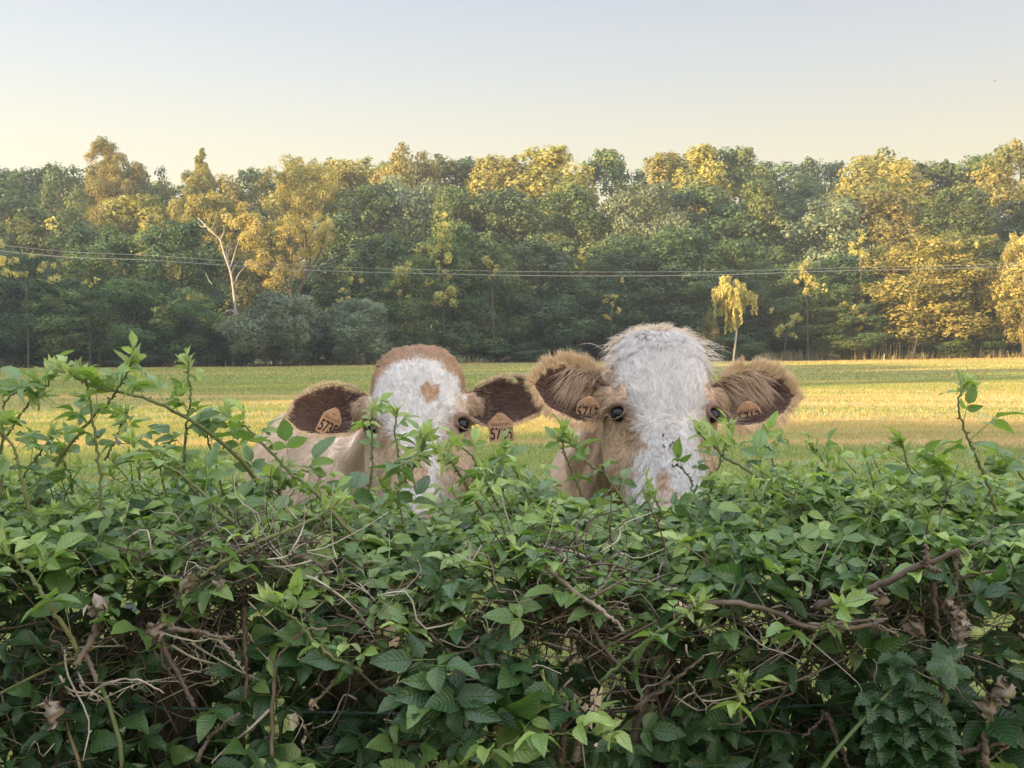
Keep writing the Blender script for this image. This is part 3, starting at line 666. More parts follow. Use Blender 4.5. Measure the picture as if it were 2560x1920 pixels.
def head_verts(poll=0.0):
    rows = interp_rows(HEAD, 110); k = 84
    ang = np.linspace(0, 2 * np.pi, k, endpoint=False); rings = []
    for z, w_, yf, yb, nar in rows:
        c, s = np.cos(ang), np.sin(ang)
        e = 0.78
        X = np.sign(c) * np.abs(c) ** e; Y = np.sign(s) * np.abs(s) ** e
        f = np.clip(-Y, 0, 1)
        x = w_ * X * (1 - nar * f ** 1.3)
        yc = (yf + yb) / 2; y = yc + Y * (yb - yf) / 2
        rings.append(np.stack([x, y, np.full(k, z)], -1))
    V, q, T = loft(rings, k)
    nrm = norm(V * np.array([1, 1, 0.15]) - np.array([0, .06, 0]))
    sgn = np.sign(V[:, :1])
    for s in (-1, 1):
        ex = np.array([EYE[0] * s, EYE[1], EYE[2]])
        V += nrm * .010 * gauss(V, ex + [0, 0.0, .022], (.05, .05, .028))[:, None]       # brow
        V += nrm * .008 * gauss(V, ex + [-.018 * s, -.025, -.045], (.03, .03, .04))[:, None]
        V -= nrm * .007 * gauss(V, ex + [-.016 * s, -.034, -.016], (.026, .035, .026))[:, None]  # hollow inside of the eye
        V -= nrm * .009 * gauss(V, ex, (.017, .017, .014))[:, None]                        # socket
        V -= nrm * .010 * gauss(V, ex + [.0, .045, .06], (.04, .045, .05))[:, None]        # temple
        V += nrm * .012 * gauss(V, (s * .095, .09, -.10), (.05, .06, .07))[:, None]        # jaw muscle
        V -= nrm * .014 * gauss(V, (s * .034, -.085, -.305), (.013, .03, .011))[:, None]   # nostril
        V += nrm * .007 * gauss(V, (s * .05, -.075, -.30), (.016, .03, .022))[:, None]
    V -= nrm * .006 * gauss(V, (0, -.06, .03), (.035, .05, .07))[:, None]                  # shallow dish of the forehead
    V -= nrm * .008 * gauss(V, (0, -.05, -.352), (.07, .08, .005))[:, None]                # mouth line
    V[:, 2] = np.where(V[:, 2] > 0, V[:, 2] * UPS, V[:, 2] * DNS)
    return V, q, T

def ear_geo(s, L, W, droop, cup, up, fwd):
    """ear on side s (+1 right in the picture). returns front (inner) and back (outer) surface"""
    n, m_ = 30, 22; t = np.linspace(0, 1, n)[:, None]; a = np.linspace(-1, 1, m_)[None, :]
    hw = W / 2 * (0.40 + 0.0 * t + 0.62 * np.sin(np.pi * np.clip(t * .96 + .02, 0, 1) ** .85) ** .8) * np.clip((1.005 - t) * 6.5, 0, 1) ** .55
    hw = np.broadcast_to(hw, (n, m_))
    cx = L * t; cz = up * L * (t ** 1.5) * .35 - droop * L * t ** 2 + 0 * a
    z = cz + hw * a * (1 + .12 * np.sin(np.pi * t)); cc = cup * np.sin(np.pi * np.clip(t * .8 + .12, 0, 1))
    # fold: edges come towards the viewer, the base is a funnel
    edge = (np.abs(a) ** 2.2); y = -cc * edge - fwd * L * t + .02 * (1 - t)
    y = y - np.clip(1 - t * 3.2, 0, 1) * .018 * edge
    x = cx + 0 * a - .010 * edge * (1 - t)
    Fr = np.stack([x, y, z], -1); th = .0045 + .012 * np.clip(1 - t * 2, 0, 1) ** 1
    Bk = Fr + np.stack([0 * x, th * (1 - np.abs(a) ** 4) + .003 + 0 * x, 0 * x], -1)
    V = np.concatenate([Fr.reshape(-1, 3), Bk.reshape(-1, 3)]); i = np.arange(n * m_).reshape(n, m_); j = i + n * m_
    q = [np.stack([i[:-1, :-1], i[:-1, 1:], i[1:, 1:], i[1:, :-1]], -1).reshape(-1, 4), np.stack([j[:-1, :-1], j[1:, :-1], j[1:, 1:], j[:-1, 1:]], -1).reshape(-1, 4)]
    for e1, e2 in ((i[:, 0], j[:, 0]), (j[:, -1], i[:, -1]), (j[0], i[0]), (i[-1], j[-1])):
        q.append(np.stack([e1[:-1], e1[1:], e2[1:], e2[:-1]], -1))
    q = np.concatenate(q); V[:, 0] *= s
    if s < 0: q = q[:, ::-1]
    return V, q, n * m_

def ellip_ring(c, ax1, ax2, r1, r2u, r2d, k=40):
    a = np.linspace(0, 2 * np.pi, k, endpoint=False); s = np.sin(a)
    return np.asarray(c) + np.cos(a)[:, None] * r1 * np.asarray(ax1) + (np.where(s > 0, s * r2u, s * r2d))[:, None] * np.asarray(ax2)

m, t, o = mat('cow_hide'); M['hide'] = m
a = N(t, 'ShaderNodeAttribute', attribute_name='coat')
tcn = N(t, 'ShaderNodeTexCoord'); nz = N(t, 'ShaderNodeTexNoise', inp={'Scale': 260.0, 'Detail': 3.0}); t.links.new(tcn.outputs['Object'], nz.inputs[0])
p_ = N(t, 'ShaderNodeBsdfPrincipled', inp={'Roughness': .75}); t.links.new(a.outputs['Color'], p_.inputs[0]); p_.inputs['Specular IOR Level'].default_value = .25
b = N(t, 'ShaderNodeBump', inp={'Strength': .35, 'Distance': .003}); t.links.new(nz.outputs[0], b.inputs['Height']); t.links.new(b.outputs[0], p_.inputs['Normal']); t.links.new(p_.outputs[0], o.inputs[0])
m, t, o = mat('cow_hair'); M['hair'] = m
a = N(t, 'ShaderNodeAttribute', attribute_name='coat')
d = N(t, 'ShaderNodeBsdfDiffuse'); tr = N(t, 'ShaderNodeBsdfTranslucent'); t.links.new(a.outputs['Color'], d.inputs[0]); t.links.new(a.outputs['Color'], tr.inputs[0])
g_ = N(t, 'ShaderNodeBsdfGlossy', inp={'Roughness': .45})
mx = N(t, 'ShaderNodeMixShader', inp={0: .3}); t.links.new(d.outputs[0], mx.inputs[1]); t.links.new(tr.outputs[0], mx.inputs[2])
m2 = N(t, 'ShaderNodeMixShader', inp={0: .04}); t.links.new(mx.outputs[0], m2.inputs[1]); t.links.new(g_.outputs[0], m2.inputs[2]); t.links.new(m2.outputs[0], o.inputs[0])
m, t, o = mat('cow_eye'); M['eye'] = m
p_ = N(t, 'ShaderNodeBsdfPrincipled', inp={'Base Color': (.006, .007, .011, 1), 'Roughness': .32, 'Specular IOR Level': .3, 'Coat Weight': .08, 'Coat Roughness': .05}); t.links.new(p_.outputs[0], o.inputs[0])
m, t, o = mat('tag_plastic'); M['tag'] = m
tcn = N(t, 'ShaderNodeTexCoord'); nz = N(t, 'ShaderNodeTexNoise', inp={'Scale': 45.0, 'Detail': 5.0}); t.links.new(tcn.outputs['Object'], nz.inputs[0])
p_ = N(t, 'ShaderNodeBsdfPrincipled', inp={'Roughness': .55}); t.links.new(ramp(t, nz.outputs[0], [(.3, (.38, .21, .13)), (.55, (.56, .33, .21)), (.75, (.60, .43, .31))]), p_.inputs[0]); t.links.new(p_.outputs[0], o.inputs[0])
m, t, o = mat('tag_ink'); M['ink'] = m
p_ = N(t, 'ShaderNodeBsdfPrincipled', inp={'Base Color': (.035, .022, .018, 1), 'Roughness': .6}); t.links.new(p_.outputs[0], o.inputs[0])

WHITE = np.array([.76, .73, .71]); CREAM = np.array([.74, .59, .46]); TAN = np.array([.45, .30, .195]); LTAN = np.array([.60, .44, .31]); DARKEAR = np.array([.15, .09, .072]); RIM = np.array([.78, .60, .40]); PALE = np.array([.60, .49, .39]); PINK = np.array([.50, .33, .28])

def ss(a, b, x):
    t = np.clip((x - a) / (b - a), 0, 1); return t * t * (3 - 2 * t)

def coat(p, kind, which, inner):
    """coat colour. p head-local points, kind 0 head 1 ear 2 body, which cow"""
    x, y, z = p[:, 0], p[:, 1], p[:, 2]; ax = np.abs(x)
    wob = .008 * np.sin(z * 90 + 1) + .006 * np.sin(z * 210) + .005 * np.sin(x * 160 + z * 60)
    if which == 0:
        hw = np.interp(z, [-.40, -.30, -.22, -.15, -.09, -.06, -.028, 0, .025, .047, .08, .11, .125, .136, .25], [.05, .05, .03, .05, .058, .060, .063, .070, .083, .096, .094, .080, .062, .0, -.09])
        base = np.where((z > .08)[:, None], TAN * 1.12, PALE)
    else:
        hw = np.interp(z, [-.40, -.30, -.20, -.137, -.096, -.055, -.01, .03, .053, .115, .16, .25], [.08, .084, .088, .076, .058, .062, .070, .080, .090, .096, .105, .11])
        base = np.where((z > .09)[:, None], LTAN * 1.1, LTAN * 1.02)
    wm = ss(-.006, .006, hw + wob - ax) * ss(.05, .02, y)
    c = base * (1 - wm[:, None]) + WHITE * wm[:, None]
    # paler muzzle side and brow, brown round the eyes
    eye = np.stack([np.full(len(x), EYE[0]), np.full(len(x), EYE[1]), np.zeros(len(x))], -1); q = np.stack([ax, y, z], -1)
    g1 = np.exp(-(((q - eye - [-.02, -.02, -.03]) / [.026, .04, .036]) ** 2).sum(-1)); c = c * (1 - .45 * g1[:, None]) + PINK * .5 * .45 * g1[:, None]
    g2 = np.exp(-(((q - eye) / [.030, .03, .017]) ** 2).sum(-1)); c = c * (1 - .85 * g2[:, None]) + np.array([.10, .06, .05]) * .85 * g2[:, None]
    def patch(cx, cz, rx, rz, col, k=1.0):
        nonlocal c
        d = np.sqrt(((x - cx) / rx) ** 2 + ((z - cz) / rz) ** 2) + wob * 12
        d = d - wob * 6; f = (ss(1.15, .85, d) * k * ss(.05, .02, y))[:, None]; c = c * (1 - f) + col * f
    if which == 0:
        patch(.030, .050, .018, .023, TAN * 1.2); patch(-.012, -.155, .04, .045, LTAN); patch(-.062, -.10, .032, .06, LTAN); patch(.07, -.10, .03, .05, LTAN)
    else:
        patch(-.022, -.205, .015, .03, LTAN); patch(-.02, -.25, .035, .02, LTAN * 1.1, .6)
    nose = ss(-.255, -.285, z) * ss(.02, -.02, y); c = c * (1 - nose[:, None]) + PINK * 1.15 * nose[:, None]
    back = ss(.0, .07, y); c = c * (1 - back[:, None]) + (CREAM * back[:, None])
    return c

def build_cow(which, label, name, org, scale, pitch, yaw, roll, ears, body_path, body_h, ground, seed):
    r = np.random.default_rng(seed)
    Rm = np.array((Matrix.Rotation(yaw, 3, 'Z') @ Matrix.Rotation(pitch, 3, 'X') @ Matrix.Rotation(roll, 3, 'Y')))
    org = np.array(org)
    def W(p): return (np.asarray(p) * scale) @ Rm.T + org
    def Wi(p): return ((np.asarray(p) - org) @ Rm) / scale
    parts = []      # V, faces, kind
    V, q, T = head_verts(0 if which == 0 else .0); parts.append((W(V), [q, T], 0, None))
    earR = []
    for s, (pos, L_, W_, droop, cup, up, fwd, tilt) in ears.items():
        V, q, nf = ear_geo(s, L_, W_, droop, cup, up, fwd)
        rt = np.array(Matrix.Rotation(tilt * s, 3, 'Y')); V = V @ rt.T + np.array([pos[0] * s, pos[1], pos[2]])
        parts.append((W(V), [q], 1, nf)); earR.append((s, V[:nf].reshape(30, 22, 3), nf))
    # ear roots blend into the head
    for s, (pos, *_r) in ears.items():
        rr = [ellip_ring((s * xx, yy, zz), (0, 1, 0), (0, 0, 1), r1, r1, r1, 24) for xx, yy, zz, r1 in ((.06, .055, pos[2] - .012, .045), (.09, .045, pos[2] - .004, .040), (pos[0] + .004, .038, pos[2] - .002, .034), (pos[0] + .03, pos[1] + .018, pos[2], .027))]
        v, qq, tt = loft(rr if s < 0 else rr, 24); parts.append((W(v), [qq, tt], 4, None))
    # eyelids: one closed ring round each eye, thick above, thin below
    for s in (-1, 1):
        n1 = norm(np.array([s * .72, -.69, .0])); h1 = norm(np.cross([0, 0, 1.0], n1)); a = np.linspace(0, 2 * np.pi, 41); c = np.array([(EYE[0] - .001) * s, EYE[1] - .002, EYE[2] + .001]) + n1 * .002
        pts = c + np.cos(a)[:, None] * h1 * .0225 + np.sin(a)[:, None] * np.array([0, 0, 1.0]) * np.where(np.sin(a) > 0, .0132, .0190)[:, None] + n1 * (.004 * np.maximum(np.sin(a), 0) - .004 * np.cos(a) ** 2)[:, None]
        rad = .0042 + .0036 * np.maximum(np.sin(a), 0); g = Geo(); tube(g, W(pts), rad * scale, 8); parts.append((np.concatenate(g.V), [np.concatenate(g.Q), np.concatenate(g.T)], 3, None))
    # neck + trunk as one loft in world space: (x, y, z centre, half width, up, down)
    bp = spline(np.array(body_path, float), 60); tg = norm(np.gradient(bp[:, :3], axis=0)); rings = []
    for p, t_ in zip(bp, tg):
        t2 = norm(np.array([t_[0], t_[1], t_[2] * .55])); side = norm(np.cross(t2, [0, 0, 1])); upv = np.cross(side, t2)
        rings.append(ellip_ring(p[:3], side, upv, p[3], p[4], p[5], 48))
    v, qq, tt = loft(rings, 48); parts.append((v, [qq, tt], 2, None))
    # legs
    b0, b1 = bp[int(len(bp) * body_h[0])], bp[-7]
    sd_ = norm(np.cross([tg[40][0], tg[40][1], 0], [0, 0, 1])); fw = norm(np.array([tg[40][0], tg[40][1], 0]))
    for bb, off, hind in ((b0, .0, False), (b1, 0, True)):
        for s in (-1, 1):
            c = bb[:3] + sd_ * s * .14; gzv = float(gz(c[0], c[1]))
            if hind: J = [(-.05, .98, .09), (-.04, .74, .11), (-.06, .60, .075), (.12, .46, .055), (.10, .25, .038), (.09, .10, .045), (.06, .04, .055), (.06, 0, .06)]
            else: J = [(0, .95, .07), (.02, .72, .085), (0, .48, .055), (0, .40, .058), (.01, .22, .036), (.01, .10, .045), (-.02, .04, .055), (-.02, 0, .06)]
            pts = [c * [1, 1, 0] + fw * f_ + np.array([0, 0, gzv + h_ * (b0[2] / 1.2)]) for f_, h_, _ in J]
            g = Geo(); sp = spline(pts, 26); rd = np.interp(np.linspace(0, 1, 26), np.linspace(0, 1, len(J)), [j[2] for j in J]); tube(g, sp, rd, 14)
            parts.append((np.concatenate(g.V), [np.concatenate(g.Q), np.concatenate(g.T)], 2, None))
    # tail
    te = bp[-1][:3]; g = Geo(); tube(g, spline([te + [0, 0, .1], te + fw * .12 + [0, 0, .05], te + fw * .14 + [0, 0, -.4], te + fw * .12 + [0, 0, -.8]], 16), np.linspace(.035, .015, 16), 8)
    parts.append((np.concatenate(g.V), [np.concatenate(g.Q), np.concatenate(g.T)], 2, None))
    allV = []; Fq = []; Ft = []; kinds = []; n = 0
    for v, fs, kd, nf in parts:
        allV.append(v); k = np.full(len(v), kd)
        if nf: k[:nf] = 10
        kinds.append(k)
        for f in fs: (Fq if f.shape[1] == 4 else Ft).append(f + n)
        n += len(v)
    allV = np.concatenate(allV); kinds = np.concatenate(kinds)
    kd = KDTree(len(allV))
    for i, v in enumerate(allV): kd.insert(v, i)
    kd.balance()
    me = mesh_np('union', allV, [np.concatenate(Fq), np.concatenate(Ft)])
    bm = bmesh.new(); bm.from_mesh(me); bmesh.ops.recalc_face_normals(bm, faces=bm.faces); bm.to_mesh(me); bm.free()
    tmp = link('tmp', me); md = tmp.modifiers.new('r', 'REMESH'); md.mode = 'VOXEL'; md.voxel_size = .0052; md.adaptivity = 0
    sm = tmp.modifiers.new('s', 'CORRECTIVE_SMOOTH') if False else tmp.modifiers.new('s', 'SMOOTH'); sm.factor = .5; sm.iterations = 3
    dg = bpy.context.evaluated_depsgraph_get(); ev = tmp.evaluated_get(dg); me2 = bpy.data.meshes.new_from_object(ev)
    bpy.data.objects.remove(tmp); bpy.data.meshes.remove(me)
    nv = len(me2.vertices); co = np.zeros(nv * 3, np.float32); me2.vertices.foreach_get('co', co); co = co.reshape(-1, 3).astype(float)
    kk = np.array([kinds[kd.find(c)[1]] for c in co]) if True else None
    lp = unz(Wi(co))
    vn = np.zeros(nv * 3, np.float32); me2.vertices.foreach_get('normal', vn); vn = vn.reshape(-1, 3).astype(float); b_ = (kk == 2) & (co[:, 2] > .7)
    q1 = co[:, 0] * .8 + co[:, 2] * .9 + .25 * np.sin(co[:, 1] * 5); fade = np.exp(-((co[:, 1] - (org[1] + .55)) / .45) ** 2)
    dsp = .011 * np.sin(q1 * 38 + 1.5 * np.sin(co[:, 2] * 9)) * fade + .014 * np.sin(co[:, 1] * 6.5 + co[:, 2] * 4) * np.sin(co[:, 2] * 8 + co[:, 0] * 5) - .02 * np.exp(-((co[:, 1] - (org[1] + .95)) / .10) ** 2)
    co = co + vn * (dsp * b_)[:, None]; me2.vertices.foreach_set('co', co.astype(np.float32).ravel()); me2.update()
    def colour(lp, kk, co):
        c = coat(lp, kk, which, None)
        body = (kk == 2)[:, None]
        nb = .5 + .5 * np.sin(co[:, 0] * 7 + co[:, 2] * 5 + 2 * np.sin(co[:, 1] * 6)); bc = CREAM * (1 - nb[:, None]) + (CREAM * .92 + WHITE * .08) * nb[:, None]; pt = (ss(.3, .8, np.sin(co[:, 0] * 9 + 1) * np.sin(co[:, 2] * 11 + co[:, 1] * 3)))[:, None]; bc = bc * (1 - .35 * pt) + LTAN * 1.1 * .35 * pt
        c = np.where(body, bc, c)
        ein = (kk == 10)[:, None]; eg = ss(.14, .27, np.abs(lp[:, 0]) + .02 * np.sin(lp[:, 2] * 80))[:, None]; c = np.where(ein, DARKEAR * (1 - eg) + np.array([.21, .12, .09]) * eg, c); c = np.where((kk == 1)[:, None], TAN * 1.15, c); c = np.where((kk == 4)[:, None], LTAN * .95, c)
        c = np.where((kk == 3)[:, None], np.array([.19, .12, .095]), c)
        return c
    cc = colour(lp, kk, co); wh_ = ss(.5, .7, cc[:, 2])[:, None] * ((kk == 0)[:, None]); cc = cc * (1 - wh_) + np.array([.56, .49, .45]) * wh_
    at = me2.attributes.new('coat', 'FLOAT_COLOR', 'POINT'); at.data.foreach_set('color', np.concatenate([cc, np.ones((nv, 1))], 1).astype(np.float32).ravel())
    me2.polygons.foreach_set('use_smooth', np.ones(len(me2.polygons), bool)); me2.materials.clear(); me2.materials.append(M['hide']); me2.name = 'cow'
    cow = link('cow', me2); tag(cow, label, 'cow', 'cows behind the hedge')
    bvh = BVHTree.FromObject(cow, dg) if False else None
    # ------- hair
    npol = len(me2.polygons); ctr = np.zeros(npol * 3, np.float32); me2.polygons.foreach_get('center', ctr); ctr = ctr.reshape(-1, 3).astype(float)
    nr = np.zeros(npol * 3, np.float32); me2.polygons.foreach_get('normal', nr); nr = nr.reshape(-1, 3).astype(float)
    ar = np.zeros(npol, np.float32); me2.polygons.foreach_get('area', ar)
    vi = np.zeros(npol, np.int32); lt = np.zeros(npol, np.int32); me2.polygons.foreach_get('loop_start', lt); lv = np.zeros(len(me2.loops), np.int32); me2.loops.foreach_get('vertex_index', lv); pk = kk[lv[lt]]
    hl = unz(Wi(ctr)); view = norm(np.array([0, 0, CAMH]) - ctr); facing = (nr * view).sum(1)
    isH = ((pk == 0) | (pk == 4)) & (hl[:, 1] < .16); isE = (pk == 10) | (pk == 1); isB = (pk == 2) & (ctr[:, 2] > .8) & (ctr[:, 1] < 6)
    dens = np.where(isH, 420000, 0) + np.where(isE, 330000, 0) + np.where(isB, np.where(ctr[:, 1] < 4, 75000, 30000), 0)
    dens = dens * np.clip((facing + .45) * 2, 0, 1)
    cnt = r.poisson(ar * dens); ids = np.repeat(np.arange(npol), cnt); n = len(ids)
    t1 = norm(np.cross(nr[ids], np.array([0.31, .52, .79]))); t2 = np.cross(nr[ids], t1)
    root = ctr[ids] + t1 * r.uniform(-.003, .003, (n, 1)) + t2 * r.uniform(-.003, .003, (n, 1))
    nn = nr[ids]; kd_ = pk[ids]; lpp = unz(Wi(root)); x, y, z = lpp[:, 0], lpp[:, 1], lpp[:, 2]
    lnn = nn @ Rm
    # comb field in head space
    zc = -.035; rad = np.stack([x * 1.0, 0 * x, (z - zc) * 1.5], -1)
    comb = norm(rad + 1e-6)
    if which == 1:
        two = np.stack([x - .032 * np.sign(x), 0 * x, z + .045], -1); fz = ss(.10, .02, z)[:, None]; comb = norm(two) * fz + comb * (1 - fz)
        fall = norm(np.stack([x * 5 + .25 * np.sign(x), 0 * x - .3, -np.ones(n)], -1)); ft = ss(.10, .15, z)[:, None]; comb = comb * (1 - ft) + fall * ft
        comb = np.where((z < -.09)[:, None], np.stack([x * 2, 0 * x, -np.ones(n)], -1), comb)
    else:
        comb = np.where((z < -.07)[:, None], np.stack([x * 4, 0 * x, -np.ones(n)], -1), comb)
        ft = ss(.10, .14, z)[:, None]; comb = comb * (1 - ft) + norm(np.stack([x * 6, 0 * x, .55 + 0 * x], -1)) * ft
    side = ss(.085, .105, np.abs(x))[:, None]; comb = comb * (1 - side) + np.stack([.3 * np.sign(x), .8 + 0 * x, -.5 + 0 * x], -1) * side
    # lay the hairs in waves
    wv = np.sin(x * 150 + z * 70 + 3 * np.sin(z * 55)) * .30 + np.sin(z * 130 - x * 90 + 2 * np.sin(x * 75)) * .22
    comb = comb + np.stack([-comb[:, 2] * wv, 0 * x, comb[:, 0] * wv], -1)
    # ears
    se = np.sign(x)[:, None]
    ecomb = norm(np.concatenate([se * 1.0, -.25 + 0 * se, (0.10 + 0 * se)], 1))
    ein = kd_ == 10
    d = np.where(isE[ids][:, None], ecomb, comb)
    wd_ = d @ Rm.T
    bd = norm(np.stack([.25 + .12 * np.sin(root[:, 1] * 9), np.full(n, .35), -np.ones(n)], -1)); wd_ = np.where((kd_ == 2)[:, None], bd, wd_)
    wd_ = wd_ - nn * (wd_ * nn).sum(1, keepdims=True); wd_ = norm(wd_)
    wd_ = norm(wd_ + r.normal(0, .13, (n, 3)))
    lift = np.where(isE[ids], .30, np.where(kd_ == 2, .22, .10 if which == 0 else .13)) * (.6 + .8 * r.random(n))
    ln = np.where(isE[ids], .008 if which == 0 else .014, np.where(kd_ == 2, .027, .013 if which == 0 else .018)) * (.6 + .8 * r.random(n))
    if which == 1:
        ln = ln * (1 + .9 * ss(.06, .17, z) * (kd_ != 2) * (~isE[ids])); lift = lift * (1 - .45 * ss(.08, .13, z) + .5 * ss(.15, .2, z))
    if which == 0: top_ = ss(.12, .17, z) * (kd_ == 0); ln = ln * (1 + .6 * top_); lift = lift * (1 + 1.2 * top_)
    ln = np.where((np.abs(x) > .085) & (kd_ == 0) & (z < .05), ln * .55, ln); ln = np.where((kd_ == 0) & (z < .06) & (z > -.10) & (np.abs(x) > .07), ln * .6, ln)
    ln = np.where((kd_ == 0) & (z < -.26) & (y < .02), ln * .25, ln)
    eyed = np.linalg.norm(np.stack([np.abs(x), y, z], -1) - np.array(EYE), axis=1); keep = (eyed > .023) & (kd_ != 3)
    col = colour(lpp + r.normal(0, .0035, lpp.shape), kd_, root) * (.84 + .24 * r.random((n, 1)))
    col = np.where((kd_ == 2)[:, None], col * (.80 + .35 * r.random((n, 1))), col); ein_ = kd_ == 10; col = np.where(ein_[:, None], col * (.65 + .9 * r.random((n, 1)) ** 2), col)
    # ear fringe: long pale hairs from the rims, and on the shaggy cow combed across the cup
    RT, DR, LN, CO, LF, NN, CV = [root[keep]], [wd_[keep]], [ln[keep]], [col[keep]], [lift[keep]], [nn[keep]], [np.zeros(keep.sum())]
    for s, Fr, nf in earR:
        for kf in range(5 if which == 0 else 6):
            m_ = (1000, 800, 0, 250, 500, 400)[kf] if which == 0 else (1500, 1000, 420, 500, 800, 500)[kf]
            if m_ == 0: continue
            tt_ = r.random(m_)
            if kf == 0: tt_ = .12 + .88 * tt_; a_ = np.full(m_, 21) - (r.random(m_) < .5) * 1                      # upper rim
            elif kf == 1: tt_ = .15 + .85 * tt_; a_ = np.full(m_, 0) + (r.random(m_) < .5) * 1                     # lower rim
            elif kf == 2: tt_ = .15 + .45 * tt_; a_ = 14 + (r.random(m_) * 7).astype(int)                            # sweep over the cup
            elif kf == 3: tt_ = .05 + .20 * tt_ ; a_ = (r.random(m_) * 22).astype(int)                             # tufts at the base
            elif kf == 4: tt_ = .86 + .14 * tt_; a_ = (r.random(m_) * 22).astype(int)
            else: tt_ = .1 + .9 * tt_; a_ = np.full(m_, 20) - (r.random(m_) < .5) * 1
            ii = np.clip((tt_ * 29), 0, 28.99); i0 = ii.astype(int); f_ = (ii - i0)[:, None]
            p = Fr[i0, a_] * (1 - f_) + Fr[i0 + 1, a_] * f_; along = norm(Fr[i0 + 1, a_] - Fr[i0, a_] + 1e-9)
            mid_ = Fr[i0, 11]; outw = norm(p - mid_ + 1e-9) if kf in (0, 1, 4, 5) else np.tile([0, -1.0, 0], (m_, 1))
            big = 1.0 if which == 0 else 2.0
            if kf == 0 or kf == 5: dd = norm(outw * .9 + along * .5 + [0, -.1, .15]); l_ = (.007, .0105)[which] * big * (.5 + r.random(m_)) * (1 + .3 * (which == 1)); cv = .1; cb_ = RIM
            elif kf == 1: dd = norm(outw * .9 + along * .35 + [0, -.1, -.35]); l_ = (.009, .013)[which] * big * (.5 + r.random(m_)); cv = -.3; cb_ = RIM * [.95, .9, .8]
            elif kf == 2: dd = norm(np.array([.55 * s, -.5, -.6]) + r.normal(0, .12, (m_, 3))); l_ = (.055 + .03 * r.random(m_)); cv = -.7; cb_ = LTAN * 1.0
            elif kf == 3: dd = norm(np.array([.55 * s, -.5, -.3]) + r.normal(0, .2, (m_, 3))); l_ = .02 * big * (.5 + r.random(m_)); cv = -.2; cb_ = LTAN * .75
            else: dd = norm(along + outw * .6); l_ = .013 * big * (.5 + r.random(m_)); cv = 0; cb_ = RIM
            dd = norm(dd + r.normal(0, .16, (m_, 3)))
            RT.append(W(p + dd * -.001)); DR.append(dd @ Rm.T); LN.append(l_); CO.append(np.array(cb_) * (.75 + .4 * r.random((m_, 1)))); LF.append(np.zeros(m_)); NN.append(np.tile([0, -1.0, 0], (m_, 1))); CV.append(np.full(m_, cv))
    if which == 1:   # forelock: tousled long hair springing from the poll
        m_ = 1500; px_ = r.normal(0, .032, m_); pz_ = .175 + .012 * r.random(m_); hits = []
        base = np.stack([px_, np.full(m_, .02) + .03 * r.random(m_), np.interp(np.abs(px_), [0, .05, .1], [.194, .186, .16]) * UPS], -1)
        fr = r.random(m_); dd = norm(np.stack([px_ * 9 + r.normal(0, .45, m_), -.7 + .7 * fr, 1.0 * fr + .1], -1))
        RT.append(W(base)); DR.append(dd @ Rm.T); LN.append(.034 + .045 * r.random(m_)); CO.append((WHITE * .40 + RIM * .60) * (.85 + .3 * r.random((m_, 1)))); LF.append(np.zeros(m_)); NN.append(np.tile([0, -1.0, 0], (m_, 1))); CV.append(np.full(m_, -.8))
    if which == 1:
        m_ = 170; sx_ = np.where(r.random(m_) < .5, -1, 1); base = np.stack([sx_ * r.uniform(.092, .112, m_), r.uniform(-.02, .06, m_), r.uniform(.10, .20, m_)], -1)
        dd = norm(np.stack([sx_ * .9, -.3 + 0 * sx_, -.35 + 0 * sx_], -1) + r.normal(0, .3, (m_, 3)))
        RT.append(W(base)); DR.append(dd @ Rm.T); LN.append(.02 + .03 * r.random(m_)); CO.append((WHITE * .6 + RIM * .4) * (.85 + .3 * r.random((m_, 1)))); LF.append(np.zeros(m_)); NN.append(np.tile([0, -1.0, 0], (m_, 1))); CV.append(np.full(m_, -.6))
    for s in (-1, 1):   # eyelashes
        m_ = 36; a_ = r.uniform(.2, 2.4, m_); base = np.array([EYE[0] * s, EYE[1], 0]) + np.stack([s * (.010 + .004 * np.cos(a_)), .006 + .009 * np.cos(a_), .014 + .003 * r.random(m_)], -1)
        dd = norm(np.array([s * .95, -.12, -.42]) + r.normal(0, .12, (m_, 3)))
        RT.append(W(base)); DR.append(dd @ Rm.T); LN.append(.022 + .012 * r.random(m_)); CO.append(np.tile(LTAN * .8, (m_, 1))); LF.append(np.zeros(m_)); NN.append(np.tile([0, -1.0, 0], (m_, 1))); CV.append(np.full(m_, -.35))
    RT, DR, LN, CO, LF, NN, CV = map(np.concatenate, (RT, DR, LN, CO, LF, NN, CV)); n = len(RT); K = 5
    tt_ = np.linspace(0, 1, K)[None, :, None]
    LN = LN * scale
    P_ = RT[:, None] + DR[:, None] * LN[:, None, None] * tt_ + NN[:, None] * (LF * LN)[:, None, None] * np.sin(tt_ * 2.2) * .8 + np.array([0, 0, 1.0]) * (CV * LN)[:, None, None] * tt_ ** 2 * .6
    sid = r.choice(n, n // 26, replace=False); k2 = KDTree(len(sid))
    for a_, b_ in enumerate(sid): k2.insert(RT[b_], a_)
    k2.balance(); near = sid[np.array([k2.find(q_)[1] for q_ in RT])]
    cw = (.50 + .25 * r.random(n)) * np.where(np.abs(unz(Wi(RT))[:, 0]) > .14, .3 if which == 0 else .6, 1.0); sb = np.ones(n); sb[sid] = r.normal(1, .055, len(sid)); CO = CO * np.clip(sb[near], .7, 1.25)[:, None]
    cw = cw[:, None, None] * (tt_ ** 1.3)
    tipv = (P_[near] - RT[near][:, None]) + RT[near][:, None]
    okc = (np.linalg.norm(RT[near] - RT, axis=1) < .012)[:, None, None]
    P_ = P_ * (1 - cw * okc) + tipv * cw * okc
    hc = bpy.data.hair_curves.new('coat'); hc.add_curves([K] * n)
